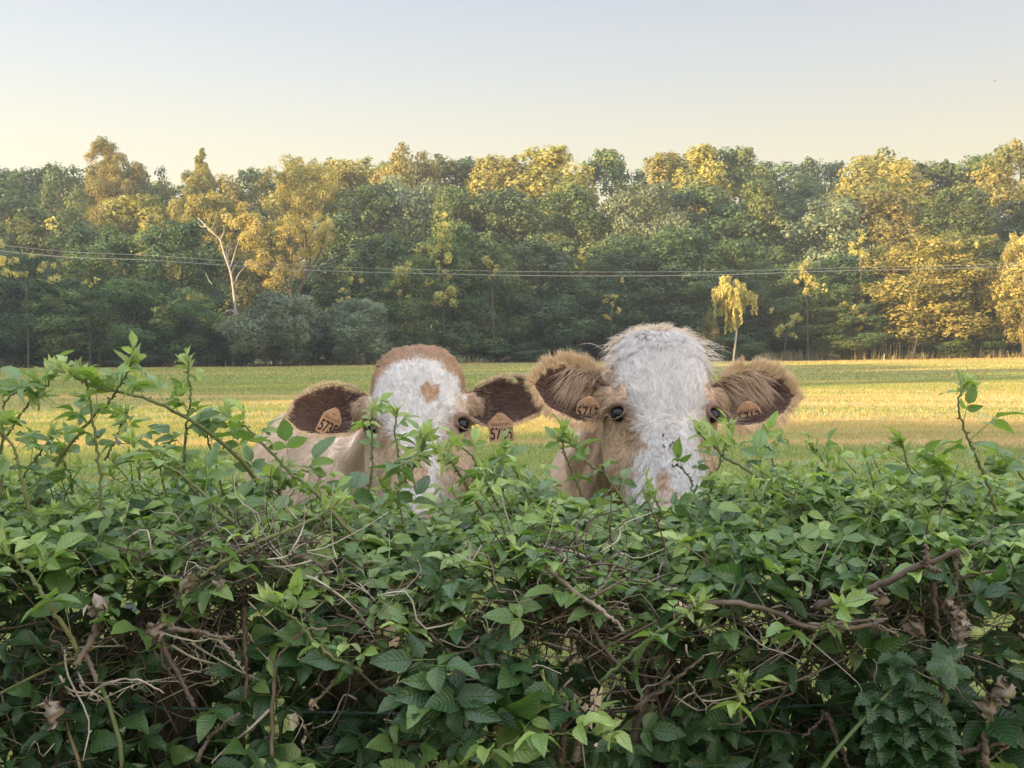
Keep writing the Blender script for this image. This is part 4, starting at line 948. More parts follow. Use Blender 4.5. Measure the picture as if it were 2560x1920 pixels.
    hc.attributes['position'].data.foreach_set('vector', P_.astype(np.float32).ravel())
    ra = hc.attributes.new('radius', 'FLOAT', 'POINT'); rr = (np.array([1, .95, .8, .55, .12])[None] * (.00036 + .00018 * r.random((n, 1)))).astype(np.float32); ra.data.foreach_set('value', rr.ravel())
    ca = hc.attributes.new('coat', 'FLOAT_COLOR', 'CURVE'); ca.data.foreach_set('color', np.concatenate([CO, np.ones((n, 1))], 1).astype(np.float32).ravel())
    hc.materials.append(M['hair']); link('coat_hair', hc, cow)
    # ------- eyes
    for s in (-1, 1):
        bm = bmesh.new(); bmesh.ops.create_uvsphere(bm, u_segments=28, v_segments=18, radius=.0203 * scale)
        for v in bm.verts: v.co.z *= .88
        e_ = bpy.data.meshes.new('eye'); bm.to_mesh(e_); bm.free(); e_.materials.append(M['eye'])
        e_.polygons.foreach_set('use_smooth', np.ones(len(e_.polygons), bool)); link('eye', e_, cow, Vector(W([EYE[0] * s - .0090 * s, EYE[1] + .0090, EYE[2] - .001])))
    return cow, W, Rm, earR

def ear_tag(cow, W, Rm, centre, num, label, rx, ry, rz, sz=(.057, .062)):
    """pentagonal plastic tag with its number"""
    w_, h_ = sz; out_ = [(-w_ / 2, -h_ * .48), (-w_ / 2 + .003, -h_ / 2), (w_ / 2 - .003, -h_ / 2), (w_ / 2, -h_ * .48), (w_ / 2, h_ * .20), (w_ * .45, h_ * .27), (w_ * .20, h_ * .48), (w_ * .10, h_ * .56), (-w_ * .10, h_ * .56), (-w_ * .20, h_ * .48), (-w_ * .45, h_ * .27), (-w_ / 2, h_ * .20)]
    bm = bmesh.new(); f = bm.faces.new([bm.verts.new((x, 0, z)) for x, z in out_]); r_ = bmesh.ops.extrude_face_region(bm, geom=[f])
    for v in [v for v in r_['geom'] if isinstance(v, bmesh.types.BMVert)]: v.co.y += .0016
    bmesh.ops.recalc_face_normals(bm, faces=bm.faces)
    bmesh.ops.bevel(bm, geom=[e for e in bm.edges], offset=.0004, segments=1, affect='EDGES')
    for k in range(1):   # stud
        bmesh.ops.create_cone(bm, cap_ends=True, segments=14, radius1=.0062, radius2=.0055, depth=.003, matrix=Matrix.Translation((0, -.001, h_ * .42)) @ Matrix.Rotation(R(90), 4, 'X'))
    me = bpy.data.meshes.new('ear_tag'); bm.to_mesh(me); bm.free(); me.materials.append(M['tag'])
    o_ = link('ear_tag', me, cow); mt = Matrix.Translation(centre) @ Matrix.Rotation(rz, 4, 'Z') @ Matrix.Rotation(rx, 4, 'X') @ Matrix.Rotation(ry, 4, 'Y')
    o_.matrix_local = mt; o_['label'] = label
    def text(body, size, loc, sx, nm):
        cu = bpy.data.curves.new('t', 'FONT'); cu.body = body; cu.size = size; cu.align_x = 'CENTER'; cu.extrude = .0002; cu.offset = .0007 if size > .02 else .0
        to = bpy.data.objects.new('t', cu); COL.objects.link(to); dg = bpy.context.evaluated_depsgraph_get(); dg.update()
        tm = bpy.data.meshes.new_from_object(to.evaluated_get(dg)); bpy.data.objects.remove(to); tm.transform(Matrix.Translation(loc) @ Matrix.Rotation(R(90), 4, 'X') @ Matrix.Diagonal((sx, 1, 1, 1)))
        tm.materials.clear(); tm.materials.append(M['ink']); tm.name = nm; return link(nm, tm, o_)
    text(num, .037, (0, -.0006, -h_ * .40), .70, 'number')
    g = Geo(); rr = random.Random(4)
    for k in range(9):     # a row of worn small print
        x = -w_ * .36 + k * w_ * .09; hh = .0050 + .002 * rr.random(); V = [(x, -.0005, h_ * .09), (x + .0012, -.0005, h_ * .09), (x + .0012, -.0005, h_ * .09 + hh), (x, -.0005, h_ * .09 + hh)]
        g.add(V, [[0, 1, 2, 3]]); V2 = [(a + .0012, b, c) for a, b, c in ((x, -.0005, h_ * .09 + hh * rr.choice((0, .5, .8))),)]
        zz = V2[0][2]; g.add([(x + .001, -.0005, zz), (x + .003, -.0005, zz), (x + .003, -.0005, zz + .001), (x + .001, -.0005, zz + .001)], [[0, 1, 2, 3]])
    g.build('small_print', [M['ink']], o_)
    return o_

# left cow
DL = 2.32
o1 = P(1043, 1069, DL - .02)
body1 = [(o1.x - .01, DL + .10, o1.z + .03, .09, .09, .10), (o1.x - .04, DL + .28, o1.z - .05, .115, .15, .17), (o1.x - .12, DL + .52, 1.24, .15, .14, .24), (o1.x - .22, DL + .80, 1.14, .21, .22, .30),
         (o1.x - .31, DL + 1.06, 1.06, .26, .31, .36), (o1.x - .42, DL + 1.40, 1.02, .29, .32, .38), (o1.x - .55, DL + 1.85, 1.03, .30, .29, .38), (o1.x - .67, DL + 2.30, 1.05, .29, .27, .33), (o1.x - .74, DL + 2.56, 1.08, .22, .22, .26), (o1.x - .77, DL + 2.70, 1.10, .10, .12, .14)]
EARS1 = {-1: ((.118, .035, .066), .178, .118, .12, .026, .10, .12, R(4)), 1: ((.118, .035, .066), .192, .113, -.02, .024, .12, .10, R(-1))}
cow1, W1, R1, er1 = build_cow(0, 'cream cow with brown poll and small brown spot on its white forehead', 'cow', o1, 1.0, R(-30), R(2), R(-1.5), EARS1, body1, (.52,), 0, 31)
# right cow
o2 = P(1661, 1041, DL - .06)
body2 = [(o2.x + .0, DL + .06, o2.z + .03, .09, .09, .10), (o2.x - .01, DL + .24, o2.z - .05, .12, .15, .18), (o2.x - .01, DL + .50, 1.24, .16, .15, .26), (o2.x + .02, DL + .80, 1.14, .22, .22, .30),
         (o2.x + .05, DL + 1.10, 1.05, .27, .29, .36), (o2.x + .09, DL + 1.50, 1.02, .29, .30, .38), (o2.x + .14, DL + 1.95, 1.02, .30, .28, .38), (o2.x + .19, DL + 2.40, 1.04, .29, .27, .34), (o2.x + .23, DL + 2.68, 1.06, .24, .22, .26), (o2.x + .25, DL + 2.80, 1.08, .10, .12, .14)]
EARS2 = {-1: ((.118, .035, .052), .160, .122, .00, .028, .26, .14, R(-3)), 1: ((.118, .035, .054), .168, .120, .02, .028, .24, .12, R(2))}
cow2, W2, R2, er2 = build_cow(1, 'shaggy cream cow with white curly forehead and long haired ears, flies on its nose', 'cow', o2, 1.03, R(-30), R(1), R(1.0), EARS2, body2, (.52,), 0, 32)

def on_ear(er, W, s, t, a, off):
    Fr = [f for ss_, f, _ in er if ss_ == s][0]; i = t * 29; p = Fr[int(i), int(round(a))]; return Vector(W(p + np.array([0, -off, 0])))
ear_tag(cow1, W1, R1, P(1252, 1070, on_ear(er1, W1, 1, .42, 3, .0).y - .022), '5735', 'salmon ear tag hanging below the ear, number 5735 in full view', R(4), R(-4), R(-6))
ear_tag(cow1, W1, R1, P(826, 1056, on_ear(er1, W1, -1, .42, 5, .0).y - .024), '5735', 'salmon ear tag tilted inside the ear, number 5735 partly turned away', R(12), R(24), R(44))
ear_tag(cow2, W2, R2, P(1470, 1022, on_ear(er2, W2, -1, .38, 5, .0).y - .011), '5713', 'ear tag half buried in the ear hair', R(14), R(5), R(10), (.052, .052))
ear_tag(cow2, W2, R2, P(1872, 1034, on_ear(er2, W2, 1, .38, 5, .0).y - .011), '5713', 'ear tag almost hidden behind long ear hair', R(14), R(-9), R(-8), (.052, .052))

# flies on the nose of the right cow
m, t, o = mat('fly'); p_ = N(t, 'ShaderNodeBsdfPrincipled', inp={'Base Color': (.012, .011, .012, 1), 'Roughness': .35}); t.links.new(p_.outputs[0], o.inputs[0]); M['fly'] = m
m, t, o = mat('fly_wing'); p_ = N(t, 'ShaderNodeBsdfPrincipled', inp={'Base Color': (.08, .075, .07, 1), 'Roughness': .3, 'Alpha': .55}); t.links.new(p_.outputs[0], o.inputs[0]); M['wing'] = m
dgx = bpy.context.evaluated_depsgraph_get(); bv = BVHTree.FromObject(cow2, dgx); co_ = Vector((0, 0, CAMH))
flyb = None
FL = [(1658, 1092, 70, 'highest fly, alone on the white nose bridge of the right cow'), (1660, 1120, 110, 'fly left of the cluster on the nose bridge of the right cow'), (1675, 1118, 60, 'bottom left fly of the tight cluster of three on the nose bridge'),
      (1682, 1112, 130, 'top fly of the tight cluster of three on the nose bridge'), (1686, 1120, 10, 'bottom right fly of the tight cluster of three on the nose bridge'), (1681, 1169, 120, 'lowest fly, alone low on the nose of the right cow'), (1778, 1099, 20, 'fly under the eye of the right cow, beside the bramble tip')]
for u, v, an, lb in FL:
    dr = (P(u, v, 2) - co_).normalized(); hit, nrm_, _, _ = bv.ray_cast(co_, dr)
    if hit is None: continue
    e = empty('fly', hit + nrm_ * .0075); e.rotation_mode = 'QUATERNION'; e.rotation_quaternion = nrm_.to_track_quat('Z', 'Y') @ Matrix.Rotation(R(an), 3, 'Z').to_quaternion(); tag(e, lb, 'fly', 'flies on the right cow')
    if flyb is None:
        g = Geo(); tube(g, [(-.0042, 0, .0006), (-.0032, 0, .0008), (-.0012, 0, .001), (.0006, 0, .0012), (.002, 0, .0014), (.0026, 0, .0013), (.0036, 0, .0012), (.0042, 0, .001)], [.0004, .0013, .0017, .0014, .0016, .0009, .0013, .0006], 8)
        for s in (-1, 1):
            for k in (-.001, .0008, .0022): tube(g, [(k, s * .001, .0005), (k * 1.4, s * .0028, .0009), (k * 1.9, s * .0038, -.0016)], .00018, 4)
        flyb = g.mesh('body', [M['fly']], True); g = Geo()
        for s in (-1, 1): g.add([(.0012, s * .0008, .0024), (-.002, s * .0031, .0022), (-.0054, s * .0024, .0019), (-.005, s * .0006, .0021)], [[0, 1, 2, 3]])
        flyw = g.mesh('wings', [M['wing']])
    link('body', flyb, e); link('wings', flyw, e)
# ------------------------------------------------------------------ bramble leaves
m, t, o = mat('bramble_leaf'); M['leaf'] = m
ag = attr(t, 'age'); rd = attr(t, 'rnd'); uvn = N(t, 'ShaderNodeUVMap', uv_map='UVMap'); su = N(t, 'ShaderNodeSeparateXYZ'); t.links.new(uvn.outputs[0], su.inputs[0])
# age: 0 old dark, .5 mature, .8 fresh, 1 tip; hedge light and shade are mixed in
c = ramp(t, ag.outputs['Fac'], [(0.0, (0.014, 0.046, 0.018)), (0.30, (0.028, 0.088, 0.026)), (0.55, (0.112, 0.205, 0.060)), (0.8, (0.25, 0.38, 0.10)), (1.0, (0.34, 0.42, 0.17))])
h = N(t, 'ShaderNodeHueSaturation'); t.links.new(c, h.inputs['Color']); t.links.new(mth(t, 'MULTIPLY_ADD', rd.outputs['Fac'], .5, .75), h.inputs['Value']); t.links.new(mth(t, 'MULTIPLY_ADD', rd.outputs['Fac'], -.03, .507), h.inputs['Hue'])
au = mth(t, 'ABSOLUTE', su.outputs['X'])                       # 0 at midrib .. 1 at edge
ph = mth(t, 'MULTIPLY_ADD', au, -.24, su.outputs['Y'])          # side veins run forwards
vw = mth(t, 'SINE', mth(t, 'MULTIPLY', ph, 50.0))
vein = mth(t, 'POWER', mth(t, 'MULTIPLY_ADD', vw, .5, .5), 5.0)
mid = mth(t, 'SUBTRACT', 1.0, mth(t, 'MULTIPLY', au, 16.0), clamp=True)
vv = mth(t, 'MAXIMUM', mth(t, 'MULTIPLY', vein, .45), mid)
col = mixc(t, mth(t, 'MULTIPLY', vv, .5), h.outputs[0], (.22, .32, .12), 'MIX')
nz = N(t, 'ShaderNodeTexNoise', inp={'Scale': 60.0, 'Detail': 4.0}); tcn = N(t, 'ShaderNodeTexCoord'); t.links.new(tcn.outputs['Object'], nz.inputs[0])
col = mixc(t, mth(t, 'MULTIPLY', mth(t, 'SUBTRACT', nz.outputs[0], .62, clamp=True), 4.0, clamp=True), col, (.20, .15, .05))
geo = N(t, 'ShaderNodeNewGeometry')
under = mixc(t, .55, col, (.20, .28, .17))
col2 = mixc(t, geo.outputs['Backfacing'], col, under)
bmp = N(t, 'ShaderNodeBump', inp={'Strength': .7, 'Distance': .0022}); hgt = mth(t, 'ADD', mth(t, 'MULTIPLY', vv, -1.0), mth(t, 'MULTIPLY', nz.outputs[0], .3)); t.links.new(hgt, bmp.inputs['Height'])
p_ = N(t, 'ShaderNodeBsdfPrincipled', inp={'Roughness': .36}); t.links.new(col2, p_.inputs[0]); t.links.new(bmp.outputs[0], p_.inputs['Normal'])
t.links.new(mth(t, 'MULTIPLY_ADD', geo.outputs['Backfacing'], -.4, .7), p_.inputs['Specular IOR Level'])
tr = N(t, 'ShaderNodeBsdfTranslucent'); t.links.new(mixc(t, 1.0, col, (1.5, 1.6, .6), 'MULTIPLY'), tr.inputs[0])
mx = N(t, 'ShaderNodeMixShader', inp={0: .32}); t.links.new(p_.outputs[0], mx.inputs[1]); t.links.new(tr.outputs[0], mx.inputs[2]); t.links.new(mx.outputs[0], o.inputs[0])

def wood_mat(name, stops, sc=40.0):
    m, t, o = mat(name); a = attr(t, 'tone'); tc_ = N(t, 'ShaderNodeTexCoord'); nz = N(t, 'ShaderNodeTexNoise', inp={'Scale': sc, 'Detail': 5.0}); t.links.new(tc_.outputs['Object'], nz.inputs[0])
    f = mth(t, 'ADD', a.outputs['Fac'], mth(t, 'MULTIPLY_ADD', nz.outputs[0], .5, -.25), clamp=True)
    p_ = N(t, 'ShaderNodeBsdfPrincipled', inp={'Roughness': .7}); t.links.new(ramp(t, f, stops), p_.inputs[0]); b = N(t, 'ShaderNodeBump', inp={'Strength': .4, 'Distance': .002}); t.links.new(nz.outputs[0], b.inputs['Height']); t.links.new(b.outputs[0], p_.inputs['Normal']); t.links.new(p_.outputs[0], o.inputs[0]); return m
M['cane'] = wood_mat('bramble_cane', [(0, (.07, .12, .035)), (.5, (.13, .14, .05)), (1, (.20, .10, .07))])
M['dead'] = wood_mat('dead_cane', [(0, (.030, .020, .014)), (.35, (.075, .048, .034)), (.7, (.18, .135, .10)), (1, (.46, .40, .33))])
M['litter'] = wood_mat('dead_leaf', [(0, (.05, .033, .021)), (.6, (.14, .10, .068)), (1, (.27, .22, .17))], 60)

def leaflets(O_, Dd, Nn, Ls, Ws, age, fold, curl, seed, rows=11, serr=.05):
    """vectorised leaflets -> V, quads, uv, rnd, age"""
    r = np.random.default_rng(seed); n = len(O_); O_ = np.asarray(O_, float); Dd = norm(np.asarray(Dd, float)); Nn = np.asarray(Nn, float)
    Nn = norm(Nn - Dd * (Nn * Dd).sum(1, keepdims=True)); S = np.cross(Dd, Nn)
    rr = np.linspace(0, 1, rows); hw = (np.sin(np.pi * rr ** .74) ** .85) * (1 - .15 * rr); hw = np.clip(hw, 0, None); hw[-1] = 0.0; hw[0] = .06; hw = hw / hw.max()
    zig = np.where(np.arange(rows) % 2 == 0, 1 + serr, 1 - serr); zig[0] = zig[-1] = 1
    cols = np.array([-1, -.5, 0, .5, 1.0])
    x = (cols[None, :] * hw[:, None] * np.where(np.abs(cols)[None, :] == 1, zig[:, None], 1)) / 2      # rows x 5
    rnd = r.random(n)
    fold = np.broadcast_to(fold, (n,)); curl = np.broadcast_to(curl, (n,))
    wav = r.normal(0, .035, (n, 1, 1)) * np.sin(rr * 9)[None, :, None] * np.sign(cols)[None, None, :]
    X = x[None] * Ws[:, None, None]; Y = (rr[None, :] * Ls[:, None])[:, :, None] + 0 * X
    Z = fold[:, None, None] * np.abs(X) - curl[:, None, None] * (rr ** 2)[None, :, None] * Ls[:, None, None] + wav * Ls[:, None, None] * (np.abs(cols) == 1)[None, None, :]
    tw = r.normal(0, .35, (n, 1, 1)) * rr[None, :, None]; Z = Z + X * tw
    V = O_[:, None, None] + X[..., None] * S[:, None, None] + Y[..., None] * Dd[:, None, None] + Z[..., None] * Nn[:, None, None]
    k = 5; base = np.arange(rows * k).reshape(rows, k); q = np.stack([base[:-1, :-1], base[:-1, 1:], base[1:, 1:], base[1:, :-1]], -1).reshape(-1, 4)
    Q = (q[None] + (np.arange(n) * rows * k)[:, None, None]).reshape(-1, 4)
    uv = np.stack([np.broadcast_to(cols[None, None, :], X.shape), np.broadcast_to(rr[None, :, None], X.shape)], -1).reshape(-1, 2)
    return V.reshape(-1, 3), Q, uv, np.repeat(rnd, rows * k), np.repeat(np.broadcast_to(age, (n,)), rows * k)

class Leaves:
    def __init__(s): s.L = []; s.pet = []
    def compound(s, o_, d, n_, size, age, r, k=None, droop=.25, narrow=1.0):
        """one bramble leaf: stalk, 3 (or 5) leaflets"""
        d = norm(np.asarray(d, float)); n_ = np.asarray(n_, float); n_ = norm(n_ - d * n_.dot(d)); sd = np.cross(d, n_)
        pl = size * (.55 + .4 * r.random()); e = np.asarray(o_) + d * pl + n_ * pl * .08
        s.pet.append((np.asarray(o_), e)); k = k or (3 if r.random() < .75 else 5)
        spec = [(0, .26, 1.0)] + [(a * (1.08 + .2 * r.random()), .02, .80) for a in (-1, 1)] + ([(a * 1.9, .0, .58) for a in (-1, 1)] if k == 5 else [])
        for an, st, sc_ in spec:
            dd = d * math.cos(an) + sd * math.sin(an); oo = e + dd * st * size
            if st > .1: s.pet.append((e, oo))
            nn = n_ + r.normal(0, .16, 3) ; dd = dd - n_ * droop * (.3 + r.random())
            L_ = size * sc_ * (.9 + .25 * r.random()); s.L.append((oo, dd, nn, L_, L_ * (.48 + .16 * r.random()) * narrow, age + r.normal(0, .04)))
    def single(s, o_, d, n_, L_, W_, age): s.L.append((np.asarray(o_), d, n_, L_, W_, age))
    def build(s, name, parent, seed, rows=11, mat_='leaf', serr=.05):
        A = list(zip(*s.L)); r = np.random.default_rng(seed); n = len(s.L)
        ages = np.clip(np.array(A[5]), 0, 1)
        V, Q, uv, rn, agv = leaflets(np.array(A[0]), np.array(A[1]), np.array(A[2]), np.array(A[3]), np.array(A[4]), ages, .28 + .25 * r.random(n), .10 + .28 * r.random(n), seed, rows, serr)
        g = Geo(); g.add(V, Q, uv=uv, rnd=rn, age=agv)
        if s.pet: 
            a = np.array([p[0] for p in s.pet]); b = np.array([p[1] for p in s.pet]); t_ = norm(b - a); u1 = norm(np.cross(t_, [.3, .2, .93])); u2 = np.cross(t_, u1); rr = .0009
            ring = [rr * (math.cos(x) * u1 + math.sin(x) * u2) for x in (0, 2.09, 4.19)]
            PV = np.stack([a + ring[0], a + ring[1], a + ring[2], b + ring[0] * .8, b + ring[1] * .8, b + ring[2] * .8], 1); m_ = len(a)
            q = np.array([[0, 1, 4, 3], [1, 2, 5, 4], [2, 0, 3, 5]]); Qp = (q[None] + 6 * np.arange(m_)[:, None, None]).reshape(-1, 4); g.add(PV.reshape(-1, 3), Qp, uv=np.full((m_ * 6, 2), .3), rnd=.5, age=.75)
        return g.build(name, [M[mat_]], parent, True)

def thorns(g, pts, rad, r, step=.022, L_=.006, tone=.8):
    l = np.concatenate([[0], np.cumsum(np.linalg.norm(np.diff(pts, axis=0), axis=1))]); s_ = .01
    while s_ < l[-1]:
        p = np.array([np.interp(s_, l, pts[:, i]) for i in range(3)]); p2 = np.array([np.interp(min(s_ + .004, l[-1]), l, pts[:, i]) for i in range(3)]); t_ = norm(p2 - p + 1e-9)
        a = norm(np.cross(t_, r.normal(size=3))); rr = np.interp(s_, l, np.broadcast_to(rad, (len(pts),))); b = np.cross(t_, a)
        q = p + a * rr * .7; tip = p + a * (rr + L_) - t_ * L_ * .5
        g.add([q + t_ * .0024, q - t_ * .0024, q + b * .0012, tip], T=[[0, 2, 3], [2, 1, 3], [1, 0, 3]], tone=tone); s_ += step * (.5 + r.random())

def cane(label, pts, name='bramble_shoot', r0=.0042, r1=.0018, lsize=.05, step=.048, seed=0, age=(.45, .86), tip=True, start=.15, tone=(.1, .6), group='bramble shoots rising above the hedge', tipn=12):
    r = np.random.default_rng(seed + 400); e = empty(name, pts[0]); tag(e, label, 'bramble shoot', group); o_ = np.array(pts[0])
    n = 40; sp = spline([np.array(p) - o_ for p in pts], n); sp[1:-1] += r.normal(0, .0012, (n - 2, 3)); r0 *= .74; r1 *= .8; rad = np.linspace(r0, r1, n)
    g = Geo(); tube(g, sp, rad, 7, tone=np.array(list(np.repeat(np.linspace(tone[1], tone[0], n), 7)) + [0.3, .3])); thorns(g, sp, rad, r)
    l = np.concatenate([[0], np.cumsum(np.linalg.norm(np.diff(sp, axis=0), axis=1))]); lv = Leaves(); s_ = l[-1] * start; k = 0
    while s_ < l[-1] * .985:
        f = s_ / l[-1]; p = np.array([np.interp(s_, l, sp[:, i]) for i in range(3)]); i_ = min(n - 2, int(np.searchsorted(l, s_))); t_ = norm(sp[i_ + 1] - sp[i_])
        a = k * 2.4 + r.random(); sd = norm(np.cross(t_, [0, 0, 1.0]) + 1e-6); up_ = np.cross(sd, t_); d = norm(t_ * .45 + sd * math.cos(a) * .9 + up_ * (.25 + .35 * abs(math.sin(a))) + np.array([0, -.25, .1]))
        sz = lsize * (1.05 - .55 * f ** 2) * (.75 + .5 * r.random()); nn = norm(np.array([0, -.25, 1.0]) + r.normal(0, .28, 3)); lv.compound(p, d, nn, sz, age[0] + (age[1] - age[0]) * f ** 1.5, r, droop=.35, narrow=.9)
        s_ += step * (1 - .4 * f) * (.7 + .6 * r.random()); k += 1
    if tip:
        t_ = norm(sp[-1] - sp[-3])
        for j in range(tipn):
            d = norm(t_ * (.9 - .05 * j) + r.normal(0, .55, 3) + [0, 0, .25]); lv.single(sp[-1] - t_ * .0022 * j, d, norm(r.normal(0, .4, 3) + np.array([0, -.6, .6])), lsize * (.45 + .35 * r.random()), lsize * (.13 + .10 * r.random()), .90 + .1 * r.random())
    g.build('stem', [M['cane']], e, True); lv.build('foliage', e, seed + 1000)
    return e

def C(*uvd):
    """points (u, v, depth)"""
    return [P(u, v, d) for u, v, d in uvd]

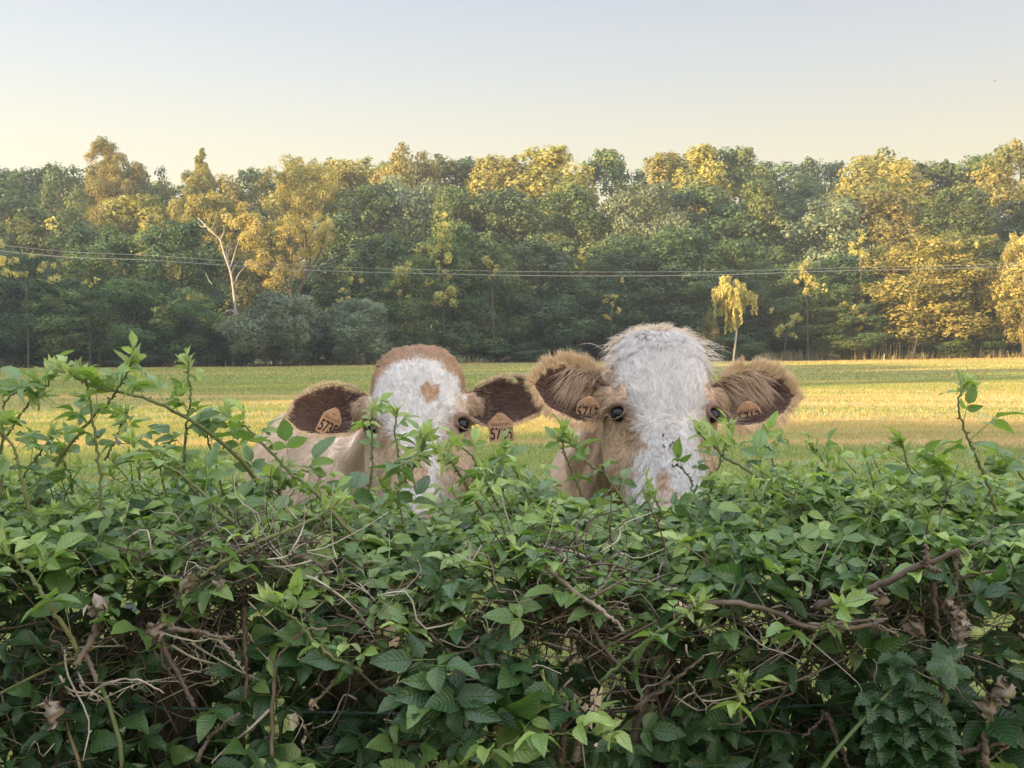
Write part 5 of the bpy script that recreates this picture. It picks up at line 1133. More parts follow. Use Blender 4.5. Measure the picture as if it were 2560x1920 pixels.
SH = [
 ('short leafy shoot filling the gap under the arch at the upper left', C((420, 1260, 1.86), (405, 1190, 1.86), (390, 1130, 1.86)), dict(r0=.003, lsize=.046, seed=41, step=.034)),
 ('fine shoot with narrow leaves just left of the left cow shoulder', C((560, 1270, 1.88), (545, 1180, 1.88), (520, 1100, 1.88), (515, 1050, 1.88)), dict(r0=.003, lsize=.044, seed=42, step=.036)),
 ('low bushy shoot between the two steep stems at the upper left', C((185, 1260, 1.84), (175, 1190, 1.84), (150, 1130, 1.84)), dict(r0=.003, lsize=.048, seed=43, step=.034)),
 ('leafy shoot leaning right above the left end of the hedge', C((20, 1270, 1.86), (60, 1190, 1.86), (110, 1120, 1.86), (130, 1090, 1.86)), dict(r0=.0032, lsize=.046, seed=44, step=.036)),
 ('dense small leafed shoot in front of the left cow shoulder', C((740, 1300, 1.84), (700, 1240, 1.84), (690, 1190, 1.84)), dict(r0=.003, lsize=.042, seed=45, step=.034)),
 ('shoot with drooping leaves below the left cow chin', C((1010, 1330, 1.8), (1000, 1270, 1.8), (960, 1215, 1.8)), dict(r0=.003, lsize=.044, seed=46, step=.036)),
 ('bushy pale shoot in the gap between the two cows', C((1330, 1300, 1.82), (1320, 1240, 1.82), (1290, 1180, 1.82)), dict(r0=.003, lsize=.044, seed=47, step=.036)),
 ('leafy shoot in front of the chin of the right cow', C((1640, 1330, 1.8), (1650, 1280, 1.8), (1625, 1225, 1.8)), dict(r0=.003, lsize=.044, seed=48, step=.034)),
 ('broad leafed shoot right of the slender one near the right side', C((2390, 1290, 1.8), (2370, 1230, 1.8), (2345, 1170, 1.8)), dict(r0=.003, lsize=.048, seed=49, step=.036)),
 ('longest arching thorny shoot sweeping from the upper left down to the left cow', C((815, 1310, 1.95), (676, 1239, 1.9), (583, 1130, 1.84), (478, 1052, 1.8), (369, 998, 1.76), (272, 974, 1.73), (218, 960, 1.71), (165, 928, 1.7)), dict(r0=.0062, r1=.0022, lsize=.050, step=.045, seed=1)),
 ('dark stemmed shoot rising rightwards to a big leaf tuft at the upper left', C((90, 1262, 1.8), (156, 1138, 1.78), (218, 1060, 1.76), (272, 1005, 1.74), (307, 951, 1.72), (338, 898, 1.7)), dict(r0=.0045, lsize=.050, seed=2, start=.3)),
 ('upright light green shoot with its tip crossing the arching one at the upper left', C((247, 1345, 1.72), (249, 1180, 1.72), (233, 1068, 1.72), (218, 967, 1.73), (205, 925, 1.73)), dict(r0=.0042, lsize=.040, seed=3, start=.45)),
 ('thin upright shoot topped by a pale leaf rosette, left of the left cow', C((458, 1180, 1.85), (466, 1060, 1.84), (476, 998, 1.83), (468, 900, 1.82)), dict(r0=.0035, lsize=.043, seed=4, start=.2)),
 ('thorny shoot leaning left with its leafy tip under the left cow ear', C((885, 1340, 1.75), (781, 1227, 1.76), (719, 1173, 1.77), (661, 1114, 1.78), (605, 1060, 1.79), (565, 1035, 1.8)), dict(r0=.0052, lsize=.050, seed=5, start=.1)),
 ('green shoot below the arching one, its tip pointing up and left', C((640, 1370, 1.62), (556, 1281, 1.63), (459, 1192, 1.64), (373, 1142, 1.65), (320, 1095, 1.65)), dict(r0=.0048, lsize=.048, seed=6)),
 ('pale leafy shoot at the left edge of the photo bending right', C((75, 1290, 1.7), (50, 1180, 1.7), (35, 1120, 1.7), (10, 1080, 1.7), (5, 1040, 1.7)), dict(r0=.004, lsize=.045, seed=7, tipn=16)),
 ('tall shoot at the left edge with a curved leaf over the meadow', C((3, 1250, 1.78), (4, 1110, 1.78), (12, 1010, 1.78), (60, 975, 1.78), (105, 990, 1.78)), dict(r0=.0035, lsize=.046, seed=8, start=.35)),
 ('slanting stem on the left whose leaf tuft overlaps the field edge', C((-10, 1130, 1.8), (45, 1045, 1.8), (80, 1000, 1.8), (110, 975, 1.8), (134, 918, 1.8)), dict(r0=.0035, lsize=.05, seed=9, start=.2)),
 ('small dark stemmed shoot between the upright and the arching one', C((262, 1150, 1.88), (300, 1080, 1.87), (320, 1030, 1.86)), dict(r0=.0028, lsize=.036, seed=10)),
 ('short shoot with three leaves under the thin upright one', C((350, 1200, 1.8), (345, 1130, 1.8), (325, 1075, 1.8), (300, 1060, 1.8)), dict(r0=.003, lsize=.04, seed=11)),
 ('stout shoot with a big pale bud cluster in the middle of the left cow face', C((955, 1272, 1.8), (1028, 1177, 1.8), (1048, 1140, 1.8), (1066, 1098, 1.8)), dict(r0=.0046, r1=.003, lsize=.052, seed=12, tipn=20, start=.35)),
 ('shoot slanting left across the lower face of the left cow', C((1215, 1290, 1.82), (1155, 1198, 1.8), (1135, 1165, 1.79), (1090, 1122, 1.78)), dict(r0=.0045, r1=.0025, lsize=.045, seed=13, tipn=16)),
 ('straight thin shoot in front of the left cow dark eye', C((918, 1262, 1.86), (930, 1164, 1.86), (929, 1090, 1.86), (930, 1026, 1.86)), dict(r0=.003, lsize=.042, seed=14, start=.25)),
 ('shoot with one long curved leaf on the white forehead of the left cow', C((998, 1262, 1.88), (996, 1157, 1.88), (988, 1080, 1.88), (992, 1030, 1.88)), dict(r0=.003, lsize=.045, seed=15, start=.3, tipn=6)),
 ('yellow green tipped shoot below the right eye of the left cow', C((1245, 1262, 1.84), (1206, 1187, 1.83), (1178, 1140, 1.82), (1138, 1106, 1.81)), dict(r0=.0036, lsize=.036, seed=16, tipn=10)),
 ('long thin shoot reaching right past the left cow ear tag', C((1180, 1300, 1.9), (1225, 1220, 1.9), (1232, 1165, 1.9), (1262, 1125, 1.9)), dict(r0=.003, lsize=.042, seed=17)),
 ('leafy shoot rising to a pointed tip left of the right cow neck', C((1455, 1240, 1.83), (1425, 1165, 1.82), (1410, 1130, 1.81), (1402, 1062, 1.8)), dict(r0=.0034, lsize=.040, seed=18, tipn=14)),
 ('wine stemmed shoot with broad leaves in front of the right cow neck', C((1570, 1270, 1.84), (1515, 1190, 1.83), (1472, 1160, 1.82), (1418, 1098, 1.81)), dict(r0=.0036, lsize=.046, seed=19)),
 ('thick green shoot running up left from the hedge to the right cow muzzle', C((2080, 1318, 1.72), (1985, 1250, 1.74), (1929, 1218, 1.76), (1860, 1170, 1.78), (1815, 1145, 1.8), (1790, 1120, 1.82), (1745, 1080, 1.84)), dict(r0=.006, r1=.003, lsize=.052, seed=20, tipn=20, start=.2)),
 ('forked dark shoot with a spiky pale tip below the right cow right eye', C((1768, 1262, 1.86), (1788, 1192, 1.86), (1812, 1120, 1.86), (1830, 1070, 1.86)), dict(r0=.0034, lsize=.040, seed=21, tipn=14, start=.2)),
 ('shoot with hanging leaves standing in the open right of the right cow', C((1968, 1235, 1.9), (1935, 1165, 1.9), (1925, 1127, 1.9), (1895, 1098, 1.9)), dict(r0=.003, lsize=.045, seed=22)),
 ('low shoot crossing the nose of the right cow from the right', C((1730, 1262, 1.88), (1728, 1205, 1.88), (1705, 1172, 1.88), (1690, 1160, 1.88)), dict(r0=.0024, lsize=.038, seed=23, tip=False)),
 ('tallest shoot on the right with large hanging leaves', C((2500, 1310, 1.75), (2472, 1225, 1.75), (2440, 1140, 1.75), (2410, 1075, 1.75), (2395, 1010, 1.75), (2412, 958, 1.75)), dict(r0=.0042, lsize=.050, seed=24, start=.25)),
 ('slender shoot left of the tallest one on the right side', C((2330, 1270, 1.8), (2298, 1210, 1.8), (2270, 1165, 1.8), (2252, 1100, 1.8)), dict(r0=.003, lsize=.042, seed=25)),
 ('thin shoot with small leaves over the hedge right of the right cow', C((2100, 1250, 1.9), (2070, 1190, 1.9), (2050, 1140, 1.9), (2030, 1115, 1.9)), dict(r0=.0026, lsize=.036, seed=26)),
 ('shoot spreading its leaves at the right edge of the photo', C((2600, 1260, 1.75), (2560, 1200, 1.75), (2530, 1165, 1.75), (2490, 1160, 1.75)), dict(r0=.0032, lsize=.048, seed=27)),
 ('fresh shoot leaning left on the front of the hedge at the left edge', C((205, 1640, 1.52), (121, 1509, 1.5), (61, 1424, 1.5), (0, 1365, 1.5)), dict(r0=.005, r1=.003, lsize=.055, seed=28, group='bramble shoots on the front of the hedge')),
 ('long bare green cane lying slantwise across the upper left hedge front', C((500, 1440, 1.52), (630, 1362, 1.53), (768, 1307, 1.56), (840, 1262, 1.6)), dict(r0=.0042, r1=.003, lsize=.05, seed=29, step=.12, group='bramble shoots on the front of the hedge')),
 ('green thorny cane rising to a bright tip in the lower right middle of the hedge', C((1500, 1705, 1.5), (1605, 1614, 1.49), (1706, 1541, 1.48), (1752, 1508, 1.47)), dict(r0=.0044, r1=.003, lsize=.045, seed=30, start=.4, step=.07, tone=(.0, .2), group='bramble shoots on the front of the hedge')),
 ('young yellowish shoot curling out of the hedge below the left cow', C((905, 1680, 1.5), (800, 1620, 1.48), (740, 1550, 1.46), (690, 1520, 1.45), (670, 1500, 1.45)), dict(r0=.004, lsize=.045, seed=31, age=(.6, .95), group='bramble shoots on the front of the hedge')),
 ('young shoot with yellow green leaves low in the middle of the hedge', C((1180, 1920, 1.46), (1290, 1850, 1.46), (1400, 1835, 1.45), (1520, 1830, 1.45)), dict(r0=.003, lsize=.052, seed=32, age=(.65, .9), group='bramble shoots on the front of the hedge')),
 ('small bright shoot standing in the right lower part of the hedge', C((1850, 1800, 1.48), (1850, 1750, 1.47), (1855, 1700, 1.46)), dict(r0=.0026, lsize=.036, seed=33, age=(.75, .95), group='bramble shoots on the front of the hedge')),
 ('bright leafed shoot in front of the long pale cane on the right', C((2010, 1640, 1.47), (2060, 1560, 1.46), (2125, 1520, 1.45)), dict(r0=.0028, lsize=.042, seed=34, age=(.55, .85), group='bramble shoots on the front of the hedge')),
]
for lb, pts, kw in SH: cane(lb, pts, **kw)

# ------------------------------------------------------------------ dead canes lying on the front of the hedge
def dead(label, paths, r0, tone, seed, th=.03, name='dead_cane'):
    r = np.random.default_rng(seed); g = Geo(); o_ = np.array(paths[0][0])
    for i, pp in enumerate(paths):
        n = 26; r0_ = r0; sp = spline([np.array(p) + np.array([0, .03, 0]) - o_ for p in pp], n); sp[1:-1] += r.normal(0, .0012, (n - 2, 3)); k = r0 * .8 * (1 if i == 0 else .6); rad = np.linspace(k, k * .6, n) * (1 + .1 * r.normal(size=n))
        tube(g, sp, rad, 7, tone=max(0, tone - .1) + (.15 if i else 0)); thorns(g, sp, rad, r, th, .007, tone)
    e = g.build(name, [M['dead']], None, True); e.location = o_; tag(e, label, 'dead cane', 'dead canes on the hedge front')
dead('long pale thorny cane running from centre right to a split whitish end', [C((1690, 1560, 1.49), (1781, 1519, 1.48), (1918, 1533, 1.47), (2035, 1581, 1.46), (2144, 1583, 1.46), (2228, 1565, 1.46)), C((2205, 1573, 1.46), (2230, 1585, 1.45), (2266, 1605, 1.45)), C((2035, 1575, 1.47), (2130, 1568, 1.47), (2238, 1560, 1.47))], .0062, .62, 1)
dead('thick brown cane rising to the right below the tall right shoot', [C((2050, 1532, 1.5), (2120, 1510, 1.49), (2185, 1488, 1.48), (2330, 1424, 1.47), (2421, 1385, 1.47)), C((2335, 1425, 1.47), (2338, 1400, 1.46), (2336, 1371, 1.46)), C((2335, 1425, 1.47), (2373, 1441, 1.45))], .0085, .42, 2)
dead('reddish brown hanging cane under the right end of the thick brown one', [C((2342, 1420, 1.48), (2354, 1470, 1.48), (2362, 1540, 1.48), (2370, 1602, 1.48)), C((2418, 1388, 1.49), (2410, 1460, 1.49), (2398, 1520, 1.49))], .0066, .38, 3)
dead('thin cane with a pale tip pointing right near the right edge', [C((2387, 1466, 1.5), (2468, 1446, 1.5), (2550, 1428, 1.49))], .0045, .5, 4)
dead('pale barkless cane crossing down to the right in the middle of the hedge', [C((1365, 1426, 1.5), (1443, 1492, 1.49), (1504, 1533, 1.48), (1545, 1568, 1.47), (1565, 1594, 1.46))], .0052, .85, 5)
dead('thin dead cane rising to the right with a hooked pale end in the middle', [C((1375, 1570, 1.52), (1464, 1517, 1.5), (1569, 1460, 1.48)), C((1496, 1500, 1.5), (1520, 1465, 1.49), (1542, 1427, 1.49))], .0042, .7, 6)
dead('long thin brown cane running down right below the crossing pale ones', [C((1455, 1525, 1.5), (1496, 1601, 1.5), (1544, 1668, 1.49), (1600, 1712, 1.49))], .0045, .6, 7)
dead('thick reddish stem standing at the bottom right of centre', [C((1568, 1925, 1.53), (1593, 1856, 1.53), (1621, 1755, 1.54), (1615, 1690, 1.56)), ], .0105, .33, 8)
dead('brown cane drooping to a point left of centre bottom', [C((384, 1580, 1.5), (395, 1640, 1.49), (424, 1690, 1.48), (450, 1740, 1.47), (469, 1787, 1.46))], .0056, .42, 9)
dead('forked twig with a whitish snapped end left of centre', [C((404, 1585, 1.49), (470, 1590, 1.48), (525, 1604, 1.47), (571, 1605, 1.47)), C((525, 1604, 1.47), (560, 1640, 1.46), (586, 1678, 1.45))], .0048, .7, 10)
dead('thin straw coloured arch in the lower left hedge', [C((200, 1765, 1.47), (225, 1735, 1.46), (283, 1715, 1.45), (340, 1722, 1.45), (392, 1751, 1.45))], .0022, .95, 11, th=9)
dead('straight brown stem hanging vertically left of centre', [C((598, 1533, 1.5), (600, 1650, 1.5), (603, 1767, 1.5))], .0050, .5, 12)
dead('tall grey cane curving right into a pale twig left of centre', [C((665, 1925, 1.5), (668, 1800, 1.5), (675, 1694, 1.49), (690, 1650, 1.48), (747, 1593, 1.47), (808, 1585, 1.47))], .0042, .72, 13)
dead('pale twig slanting down to the left below the curved grey cane', [C((855, 1680, 1.5), (820, 1730, 1.49), (780, 1770, 1.48), (762, 1792, 1.48))], .0036, .66, 14)
dead('brown stub with a cut top at the bottom edge right of centre', [C((1405, 1925, 1.48), (1410, 1880, 1.48), (1413, 1840, 1.48)), C((1412, 1845, 1.48), (1416, 1805, 1.48), (1423, 1772, 1.48))], .0095, .45, 15)
dead('second cut stub with grey bark standing just right of the brown stub', [C((1443, 1925, 1.47), (1448, 1870, 1.47), (1451, 1828, 1.47))], .0072, .6, 16, th=9)
dead('slanting dead stem in the lower right with a cut pale upper end', [C((1850, 1990, 1.5), (1770, 1655, 1.5), (1768, 1652, 1.5))][:0] + [C((1590, 1790, 1.5), (1680, 1725, 1.49), (1768, 1657, 1.48))], .0046, .55, 17)
dead('green brown stem running down right at the bottom right', [C((2080, 1800, 1.5), (2110, 1870, 1.49), (2140, 1940, 1.48)), C((2080, 1806, 1.5), (2050, 1835, 1.5), (2022, 1862, 1.49))], .0055, .35, 18)
dead('vertical brown twig below the large lobed leaf on the right', [C((2385, 1690, 1.49), (2378, 1740, 1.49), (2378, 1795, 1.49)), C((2385, 1690, 1.49), (2410, 1730, 1.48), (2430, 1768, 1.48))], .0052, .42, 19)
dead('bent cane pair lying flat at the bottom right corner', [C((2420, 1905, 1.48), (2480, 1885, 1.47), (2570, 1878, 1.46)), C((2480, 1935, 1.48), (2520, 1900, 1.47), (2570, 1870, 1.47))], .005, .55, 20)
dead('orange brown cut stick at the bottom right corner', [C((2488, 1935, 1.46), (2486, 1890, 1.46), (2484, 1850, 1.46))], .0075, .62, 21, th=9)
dead('old brown cane at the left standing behind the fresh shoot', [C((130, 1940, 1.55), (128, 1800, 1.55), (126, 1650, 1.56), (112, 1560, 1.58))], .009, .18, 22)
dead('snapped thick cane with an open pale end on the left', [C((230, 1540, 1.55), (215, 1600, 1.5), (165, 1680, 1.46)), C((190, 1650, 1.5), (215, 1700, 1.48), (220, 1722, 1.47))], .0085, .6, 23)
dead('thin brown stem slanting up at the bottom left of centre', [C((475, 1925, 1.47), (520, 1850, 1.47), (585, 1802, 1.46))], .0045, .6, 24)

# dead curled leaves
def dry_leaf(label, u, v, d, L_, W_, ax, seed, tone):
    r = np.random.default_rng(seed); n, k = 10, 7; g = Geo(); s = np.linspace(0, 1, n)[:, None]; a = np.linspace(-1, 1, k)[None]
    hw = W_ / 2 * np.sin(np.pi * np.clip(s * .92 + .04, 0, 1)) ** .7 * (1 + .18 * np.sin(s * 23)); th = a * (1.2 + .8 * s) ; x = hw * np.sin(th) + .003 * np.sin(s * 11); y = hw * (1 - np.cos(th)) - .2 * L_ * s ** 2; z = L_ * s + 0 * a
    x = x * .75; z = z * .8; V = np.stack([x + .0035 * r.normal(size=x.shape), y + .0045 * r.normal(size=x.shape) + .006 * np.sin(9 * s + 4 * a), z + .0015 * r.normal(size=x.shape)], -1).reshape(-1, 3); V = V @ np.array(Matrix.Rotation(ax[0], 3, 'Y') @ Matrix.Rotation(ax[1], 3, 'X') @ Matrix.Rotation(ax[2], 3, 'Z')).T
    i = np.arange(n * k).reshape(n, k); g.add(V, np.stack([i[:-1, :-1], i[:-1, 1:], i[1:, 1:], i[1:, :-1]], -1).reshape(-1, 4), tone=tone)
    e = g.build('dead_leaf', [M['litter']], None, True); e.location = P(u, v, d); tag(e, label, 'dead leaf', 'dead leaves caught in the hedge')
for i, a_ in enumerate([('pale curled dead leaf on the upper left hedge front', 213, 1528, 1.46, .045, .03, (R(75), 0, R(20)), .9), ('grey brown folded dead leaf left of the centre top', 452, 1480, 1.5, .05, .024, (R(40), R(10), 0), .8),
    ('tan rolled dead leaf hanging low at the left', 112, 1750, 1.45, .05, .022, (R(155), 0, R(30)), .85), ('brown crumpled dead leaf beside the hanging reddish cane at the right', 2365, 1505, 1.46, .06, .03, (R(150), R(10), R(30)), .6),
    ('long grey rolled leaf hanging at the right near the large lobed leaf', 2400, 1530, 1.45, .06, .02, (R(172), 0, R(60)), .85), ('upper half of the crumpled brown leaf pair on the wire at the right edge', 2510, 1690, 1.47, .05, .035, (R(190), R(10), R(30)), .75),
    ('lower half of the crumpled brown leaf pair near the right edge', 2490, 1740, 1.47, .05, .035, (R(200), R(-10), R(10)), .7), ('brown dead leaf curled on the thick cane right of centre', 2190, 1470, 1.47, .045, .022, (R(160), 0, R(50)), .5),
    ('dark brown crumpled leaf hanging below the thick cane', 2290, 1540, 1.47, .04, .03, (R(170), 0, R(10)), .55), ('small pale dead leaf in the middle left of the hedge', 545, 1440, 1.5, .035, .012, (R(170), 0, 0), 1.0), ('dry beige leaf remains beside the left middle twigs', 370, 1560, 1.5, .035, .03, (R(140), 0, R(20)), .7)]):
    dry_leaf(a_[0], *a_[1:7], 70 + i, a_[7])

# ------------------------------------------------------------------ fence inside the hedge
M['oldpost'] = barky('old_fence_wood', (.035, .028, .022), (.16, .13, .10), 9.0, .8, .9, (3, 3, .35))
for u, wd, lb, d_ in ((440, .062, 'dark split oak fence post inside the left part of the hedge', 1.80), (880, .05, 'narrow old fence post hidden in the hedge below the left cow', 1.84), (1640, .045, 'old fence post hidden in the hedge under the right cow', 1.84), (2330, .05, 'old fence post hidden in the right part of the hedge', 1.84)):
    g = Geo(); r = np.random.default_rng(int(u)); k = 16; a = np.linspace(0, 6.283, k, endpoint=False); rings = []
    rr0 = wd * (1 + .12 * r.normal(size=k))
    for z in np.linspace(-.3, 1.12, 14): rr = rr0 * (1 + .03 * r.normal(size=k)); rings.append(np.stack([np.cos(a) * rr + .01 * math.sin(z * 4), np.sin(a) * rr, np.full(k, z)], -1))
    rings.append(rings[-1] * [.75, .75, 1] + [0, 0, .02]); V, q, T = loft(rings, k); g.add(V, q, T); e = g.build('fence_post', [M['oldpost']], None, False); e.location = (P(u, 1600, d_).x, d_, 0); tag(e, lb, 'fence post', 'fence posts inside the hedge')
m, t, o = mat('wire'); p_ = N(t, 'ShaderNodeBsdfPrincipled', inp={'Base Color': (.05, .12, .11, 1), 'Roughness': .5}); t.links.new(p_.outputs[0], o.inputs[0]); M['wire'] = m
for z, lb in ((1.02, 'top twisted wire of the fence inside the hedge'), (.80, 'middle twisted wire of the fence inside the hedge'), (.58, 'bottom twisted wire of the fence inside the hedge')):
    g = Geo(); x = np.linspace(-2.6, 2.6, 300); r = np.random.default_rng(int(z * 100))
    for ph_ in (0, np.pi): tube(g, np.stack([x, 1.64 + .002 * np.sin(x * 150 + ph_) + .01 * np.sin(x * 2), z + .002 * np.cos(x * 150 + ph_) - .012 * np.cos(x * 3)], -1), .0011, 4)
    for bx in np.arange(-2.5, 2.5, .14):
        for s in (-1, 1): tube(g, [(bx, 1.64, z - .006), (bx + .004 * s, 1.634, z), (bx + .008 * s, 1.63, z + .012 * s)], .0009, 4)
    tag(g.build('barbed_wire', [M['wire']], None, True), lb, 'wire', 'wires of the fence inside the hedge')

# ------------------------------------------------------------------ the hedge itself
HX = 2.5
def htop(x, y):      # leafy top height
    u = 1280 + x / 1.8 * F
    v = np.interp(u, [-2000, 0, 300, 480, 700, 900, 1100, 1300, 1500, 1700, 1900, 2100, 2300, 2560, 4500], [1240, 1240, 1220, 1235, 1262, 1262, 1258, 1240, 1262, 1255, 1212, 1225, 1232, 1222, 1230])
    base = CAMH - (v - 870) / F * 1.85 - .058 - .022 * np.exp(-((u - 1050) / 110) ** 2) - .026 * np.exp(-((u - 1655) / 120) ** 2)
    return base + .018 * np.sin(x * 17 + y * 9) + .012 * np.sin(x * 41) - .45 * np.clip(1.66 - y, 0, 1) ** 1.2
hed = empty('bramble_hedge', (0, 1.8, 0)); tag(hed, 'dense green bramble hedge with dark gaps and dead twigs across the foreground', 'hedge')
hed_o = np.array([0, 1.8, 0])
r = np.random.default_rng(77)
def front(x, z): return 1.56 + .035 * np.sin(x * 7 + z * 5) + .03 * np.sin(x * 3.1 - z * 9 + 2) + .02 * np.sin(x * 19 + z * 13)
lvT = Leaves(); n = 4300          # top: leaves lie flat, facing the sky
for i in range(n):
    x = r.uniform(-HX, HX) if r.random() < .3 else r.uniform(-1.25, 1.25); y = 1.55 + .62 * r.random(); z = float(htop(x, y)) - abs(r.normal(0, .035)) + .012; a = r.random() * 6.283
    d = np.array([math.cos(a), math.sin(a) * .8 - .35, .15 + .3 * r.random()]); nn = norm(np.array([0, -.10, 1]) + r.normal(0, .24, 3)); ag_ = np.clip(r.normal(.60, .13), .25, .92)  # top leaves given fresher tones to paint the brighter skylight
    if r.random() < .25: y -= .03
    lvT.compound(np.array([x, y, z]) - hed_o, d, nn, .037 * (.55 + .7 * r.random()), ag_, r, k=3 if r.random() < .8 else 5, droop=.2)
lvT.build('foliage', hed, 500, 9)
gs = g = Geo(); lvS = Leaves()           # short sprigs standing over the top
for i in range(260):
    x = r.uniform(-HX, HX) if r.random() < .3 else r.uniform(-1.15, 1.15); y = 1.62 + .5 * r.random(); z0 = float(htop(x, y)) - .03; h_ = .05 + .10 * r.random() ** 1.5; uu = 1280 + x / y * F
    if (930 < uu < 1200 or 1530 < uu < 1790) and r.random() < .9: continue
    lx, ly = r.normal(0, .5) * h_, r.normal(-.1, .4) * h_
    sp = spline([(x, y, z0), (x + lx * .4, y + ly * .4, z0 + h_ * .6), (x + lx, y + ly, z0 + h_)], 8) - hed_o; tube(gs, sp, np.linspace(.0018, .0009, 8), 4, tone=r.uniform(.1, .6))
    for k in range(3 + int(h_ * 30)):
        f = (k + 1) / (3 + int(h_ * 30)); p = sp[min(7, int(f * 7.9))]; a = k * 2.4 + i
        lvS.compound(p, np.array([math.cos(a), math.sin(a) * .8 - .2, .25]), norm(np.array([0, -.25, 1]) + r.normal(0, .3, 3)), .038 * (1.1 - .5 * f) * (.75 + .5 * r.random()), .50 + .3 * f + r.normal(0, .05), r, k=3, narrow=.9)
    for j in range(6): lvS.single(sp[-1], norm(np.array([0, 0, .8]) + r.normal(0, .55, 3)), norm(r.normal(0, .4, 3) + np.array([0, -.6, .6])), .018 + .012 * r.random(), .005 + .003 * r.random(), .88)
lvS.build('foliage', hed, 503, 9)
lvF = Leaves(); n = 5000; cnt_ = 0    # front: leaves hang facing out, with holes between
def hole(x, z):
    u, v = 1280 + x / 1.55 * F, 870 + (CAMH - z) / 1.55 * F
    h = 0
    for cu, cv, ru, rv in ((1500, 1600, 190, 95), (560, 1470, 150, 70), (400, 1800, 150, 150), (470, 1560, 120, 60), (1330, 1440, 110, 60), (780, 1500, 130, 70), (900, 1760, 120, 90), (1240, 1560, 70, 70), (2110, 1560, 200, 45), (1900, 1580, 120, 60), (1990, 1790, 90, 60), (2420, 1560, 90, 60), (1620, 1780, 80, 80), (250, 1560, 120, 60), (1000, 1620, 90, 70), (1330, 1860, 80, 60)):
        h = max(h, 1 - ((u - cu) / ru) ** 2 - ((v - cv) / rv) ** 2)
    return h
for i in range(n):
    inner = r.random() < .45
    x = r.uniform(-HX, HX) if r.random() < .3 else r.uniform(-1.1, 1.1); z = r.uniform(.25, 1.34); yf = float(front(x, z)); y = yf + (abs(r.normal(0, .028)) if not inner else .05 + .30 * r.random())
    if z > htop(x, y) - .0: continue
    if not inner and (hole(x, z) > .05 and r.random() < .90): continue
    if not inner and 1.02 < z < 1.26 and r.random() < .20: continue
    if inner and hole(x, z) > .1 and (y < yf + .16 or r.random() < .5): continue
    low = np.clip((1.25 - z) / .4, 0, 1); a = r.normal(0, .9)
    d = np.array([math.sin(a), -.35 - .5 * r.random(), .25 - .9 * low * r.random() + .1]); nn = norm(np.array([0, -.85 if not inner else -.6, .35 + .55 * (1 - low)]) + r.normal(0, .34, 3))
    q_ = r.random(); ag_ = np.clip(r.normal(.27 - .06 * low, .09), .02, .6) if q_ > .12 else np.clip(r.normal(.66, .1), .4, .9)  # tones sink towards the ground, painting the hedge's shade
    if inner: ag_ *= .7  # inner leaves darkened as painted shade inside the hedge
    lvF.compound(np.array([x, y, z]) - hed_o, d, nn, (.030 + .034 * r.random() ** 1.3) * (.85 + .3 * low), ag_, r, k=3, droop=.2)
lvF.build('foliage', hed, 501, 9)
lvB = Leaves()                       # far side and heart of the hedge, large leaves coloured dark for its inner shade
for i in range(4300):
    x = r.uniform(-HX, HX); z = r.uniform(.2, 1.30); y = 1.78 + .36 * r.random()
    if z > htop(x, 1.85) - .03: continue
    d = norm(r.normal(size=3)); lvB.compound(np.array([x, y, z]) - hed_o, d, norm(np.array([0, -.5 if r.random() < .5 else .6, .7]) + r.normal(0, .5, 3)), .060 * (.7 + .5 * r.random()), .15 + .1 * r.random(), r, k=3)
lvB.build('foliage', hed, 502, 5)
# stems and tangled twigs
g = gs
for i in range(340):
    x = r.uniform(-HX, HX); y0 = r.uniform(1.60, 2.05); h_ = r.uniform(.7, 1.22); k = r.normal(0, .25)
    sp = spline([(x, y0, -.02), (x + k * .4 + r.normal(0, .03), y0 + r.normal(0, .04), h_ * .45), (x + k + r.normal(0, .05), y0 - .04 + r.normal(0, .06), h_ * .85), (x + k * 1.6 + r.normal(0, .08), y0 - .06 + r.normal(0, .06), h_)], 14) - hed_o
    rr = r.uniform(.002, .0055); tube(g, sp, np.linspace(rr, rr * .5, 14), 5, tone=r.uniform(0, 1)); thorns(g, sp, rr, r, .05, .005, .7)
g.build('canes', [M['cane']], hed, True)
g = Geo()
for i in range(2300):
    x = r.uniform(-HX, HX) if r.random() < .3 else r.uniform(-1.1, 1.1); z = r.uniform(.45, 1.27); y = float(front(x, z)) + .015 + .22 * r.random() ** 1.3
    if hole(x, z) < .0 and r.random() < .45: continue
    if z > htop(x, y) - .01: continue
    l = r.uniform(.04, .20); a = r.normal(0, .7) + (np.pi if r.random() < .5 else 0) + (R(90) if r.random() < .3 else 0); d = np.array([math.cos(a), r.normal(0, .25), math.sin(a) * .9]); p = np.array([x, y, z]) - hed_o
    sp = spline([p, p + d * l * .5 + r.normal(0, .008, 3), p + d * l + r.normal(0, .014, 3)], 6); rr = r.uniform(.0007, .0024); tube(g, sp, np.linspace(rr, rr * .4, 6), 4, tone=np.clip(r.normal(.42, .25), 0, 1))
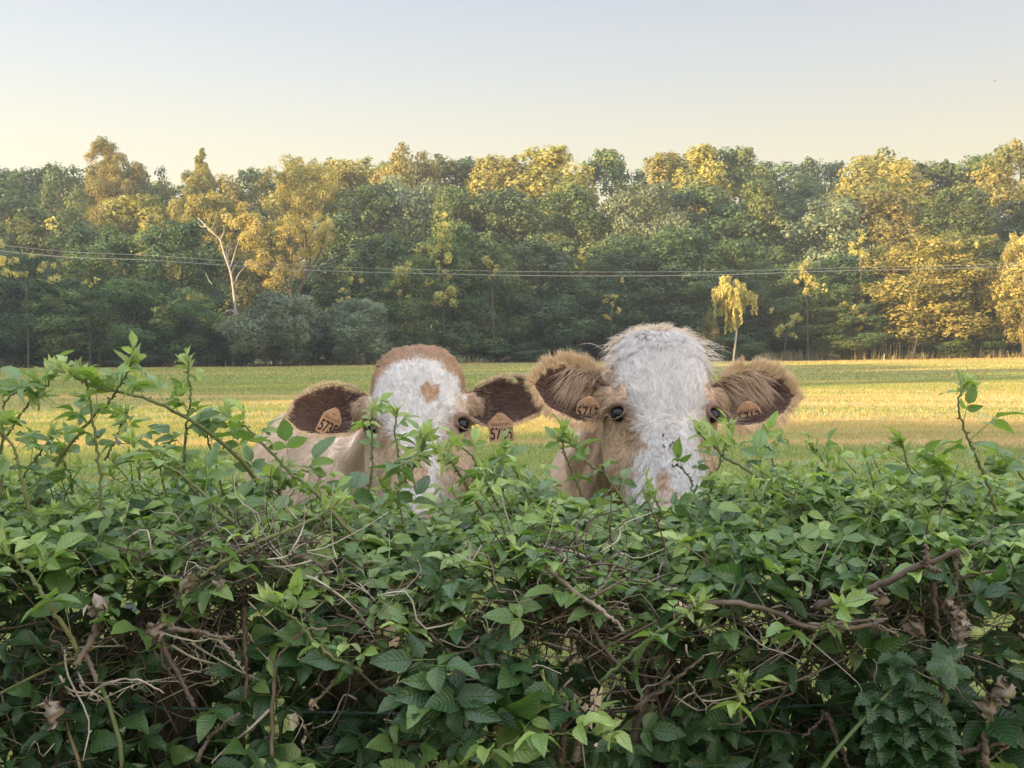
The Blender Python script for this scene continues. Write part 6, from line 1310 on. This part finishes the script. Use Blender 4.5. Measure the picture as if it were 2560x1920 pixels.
for (cu, cv, ru, rv, m_) in ((650, 1400, 190, 70, 820), (1420, 1500, 170, 150, 760), (2080, 1560, 230, 75, 420), (480, 1620, 230, 110, 260), (1000, 1560, 240, 110, 300), (150, 1700, 130, 130, 160), (2380, 1500, 120, 110, 200), (1750, 1700, 200, 120, 220)):
    for i in range(int(m_ * .33)):
        u, v = r.normal(cu, ru * .55), r.normal(cv, rv * .5); p = np.array(P(u, v, 1.53 + .15 * r.random())) - hed_o; l = r.uniform(.03, .13); a = r.normal(0, .8) + (np.pi if r.random() < .5 else 0); d = np.array([math.cos(a), r.normal(0, .3), math.sin(a)])
        b_ = r.normal(0, .012, 3); sp = spline([p, p + d * l * .35 + b_, p + d * l * .7 - b_ * .5 + r.normal(0, .006, 3), p + d * l + r.normal(0, .012, 3)], 8); rr = r.uniform(.0006, .0020); tube(g, sp, np.linspace(rr, rr * .4, 8), 4, tone=np.clip(r.normal(.38, .22), 0, 1) if r.random() < .72 else r.uniform(.8, 1))
for i in range(120):      # longer pale dead stems criss-crossing the front
    u, v = r.uniform(-60, 2620), max(1440, r.normal(1580, 110)); p = np.array(P(u, v, 1.52 + .10 * r.random())) - hed_o; l = r.uniform(.06, .17); a = r.choice([-.9, -.5, .4, -1.2, 2.6, 3.5]) + r.normal(0, .25); d = np.array([math.cos(a), r.normal(.1, .2), math.sin(a)])
    sp = spline([p, p + d * l * .3 + r.normal(0, .010, 3), p + d * l * .65 + r.normal(0, .012, 3), p + d * l + r.normal(0, .014, 3)], 10); rr = r.uniform(.0010, .0026); tn = r.choice([.25, .45, .65, .9]); tube(g, sp, np.linspace(rr, rr * .45, 10), 5, tone=tn); thorns(g, sp, rr, r, .03, .005, tn)
g.build('dead_twigs', [M['dead']], hed, True)
g = Geo()      # dead leaf scraps held in the heart
for i in range(700):
    x = r.uniform(-HX, HX); z = r.uniform(.3, 1.22); y = float(front(x, z)) + .04 + .25 * r.random(); p = np.array([x, y, z]) - hed_o; a = norm(r.normal(size=3)); b = norm(np.cross(a, r.normal(size=3))); l = r.uniform(.008, .022)
    g.add([p, p + a * l * .6 + b * l * .4, p + a * l * 1.4, p + a * l * .6 - b * l * .35 + np.cross(a, b) * l * .3], [[0, 1, 2, 3]], tone=r.uniform(.1, .9))
g.build('dead_leaves', [M['litter']], hed, False)

# nettle in the hedge on the right, lobed vine leaf
lv = Leaves(); e = empty('nettle', P(2270, 1900, 1.5)); tag(e, 'dark blue green nettle plant with toothed leaves in the right lower hedge', 'nettle'); o_ = np.array(e.location); g = Geo(); r = np.random.default_rng(88)
for (u0, v0, u1, v1) in ((2290, 1940, 2235, 1640), (2320, 1940, 2300, 1720), (2225, 1940, 2180, 1740)):
    a, b = np.array(P(u0, v0, 1.5)) - o_, np.array(P(u1, v1, 1.47)) - o_; sp = spline([a, (a + b) / 2 + [.01, 0, 0], b], 12); tube(g, sp, np.linspace(.003, .0014, 12), 5, tone=.1)
    for k, p in enumerate(sp[1:]):
        for s in (-1, 1):
            an = k * 1.57; d = np.array([s * math.cos(an * .8), -.55, -.25 + .1 * k / 12]); L_ = .052 * (1 - .5 * (k / 12) ** 2); lv.single(p, d, norm(np.array([s * .1, -.6, .8]) + r.normal(0, .15, 3)), L_, L_ * .62, .14 + .08 * r.random())
g.build('stem', [M['cane']], e, True); lv.build('leaves', e, 90, 15, serr=.2)
def lobed(label, u, v, d, s, rot, age, nrm_):
    e = empty('vine_leaf', P(u, v, d)); tag(e, label, 'leaf', 'single broad leaves on the hedge front'); k = 44; a = np.linspace(0, 2 * np.pi, k, endpoint=False); rr = s * (.82 + .16 * np.cos(5 * a) + .05 * np.cos(22 * a)) * (1 - .5 * np.exp(-((a - np.pi) / .25) ** 2)); n_ = norm(np.array(nrm_)); u1 = norm(np.cross(n_, [0.1, .2, .9])); u2 = np.cross(n_, u1)
    V = [np.zeros(3)]; UV = [(0.5, .5)]
    for f in (.5, 1.0):
        for i in range(k): aa = a[i] + rot; V.append((u1 * math.cos(aa) + u2 * math.sin(aa)) * rr[i] * f + n_ * (-.10 * s * f * f + .03 * s * math.cos(5 * a[i]) * f)); UV.append((abs(((a[i] * 5 / 6.283) + .5) % 1 - .5) * 2 * f, f))
    T = [[0, 1 + i, 1 + (i + 1) % k] for i in range(k)]; Q = [[1 + i, 1 + k + i, 1 + k + (i + 1) % k, 1 + (i + 1) % k] for i in range(k)]
    g = Geo(); g.add(V, Q, T, uv=UV, rnd=.5, age=age); g.build('blade', [M['leaf']], e, True); g = Geo(); tube(g, [(0, 0.002, 0), (0.004, .03, -.03), (0.01, .07, -.07)], .0013, 5, tone=.2); g.build('stalk', [M['cane']], e, True)
lobed('large pale lobed leaf hanging in the right part of the hedge', 2375, 1660, 1.45, .036, .3, .26, (0, -.9, .45))
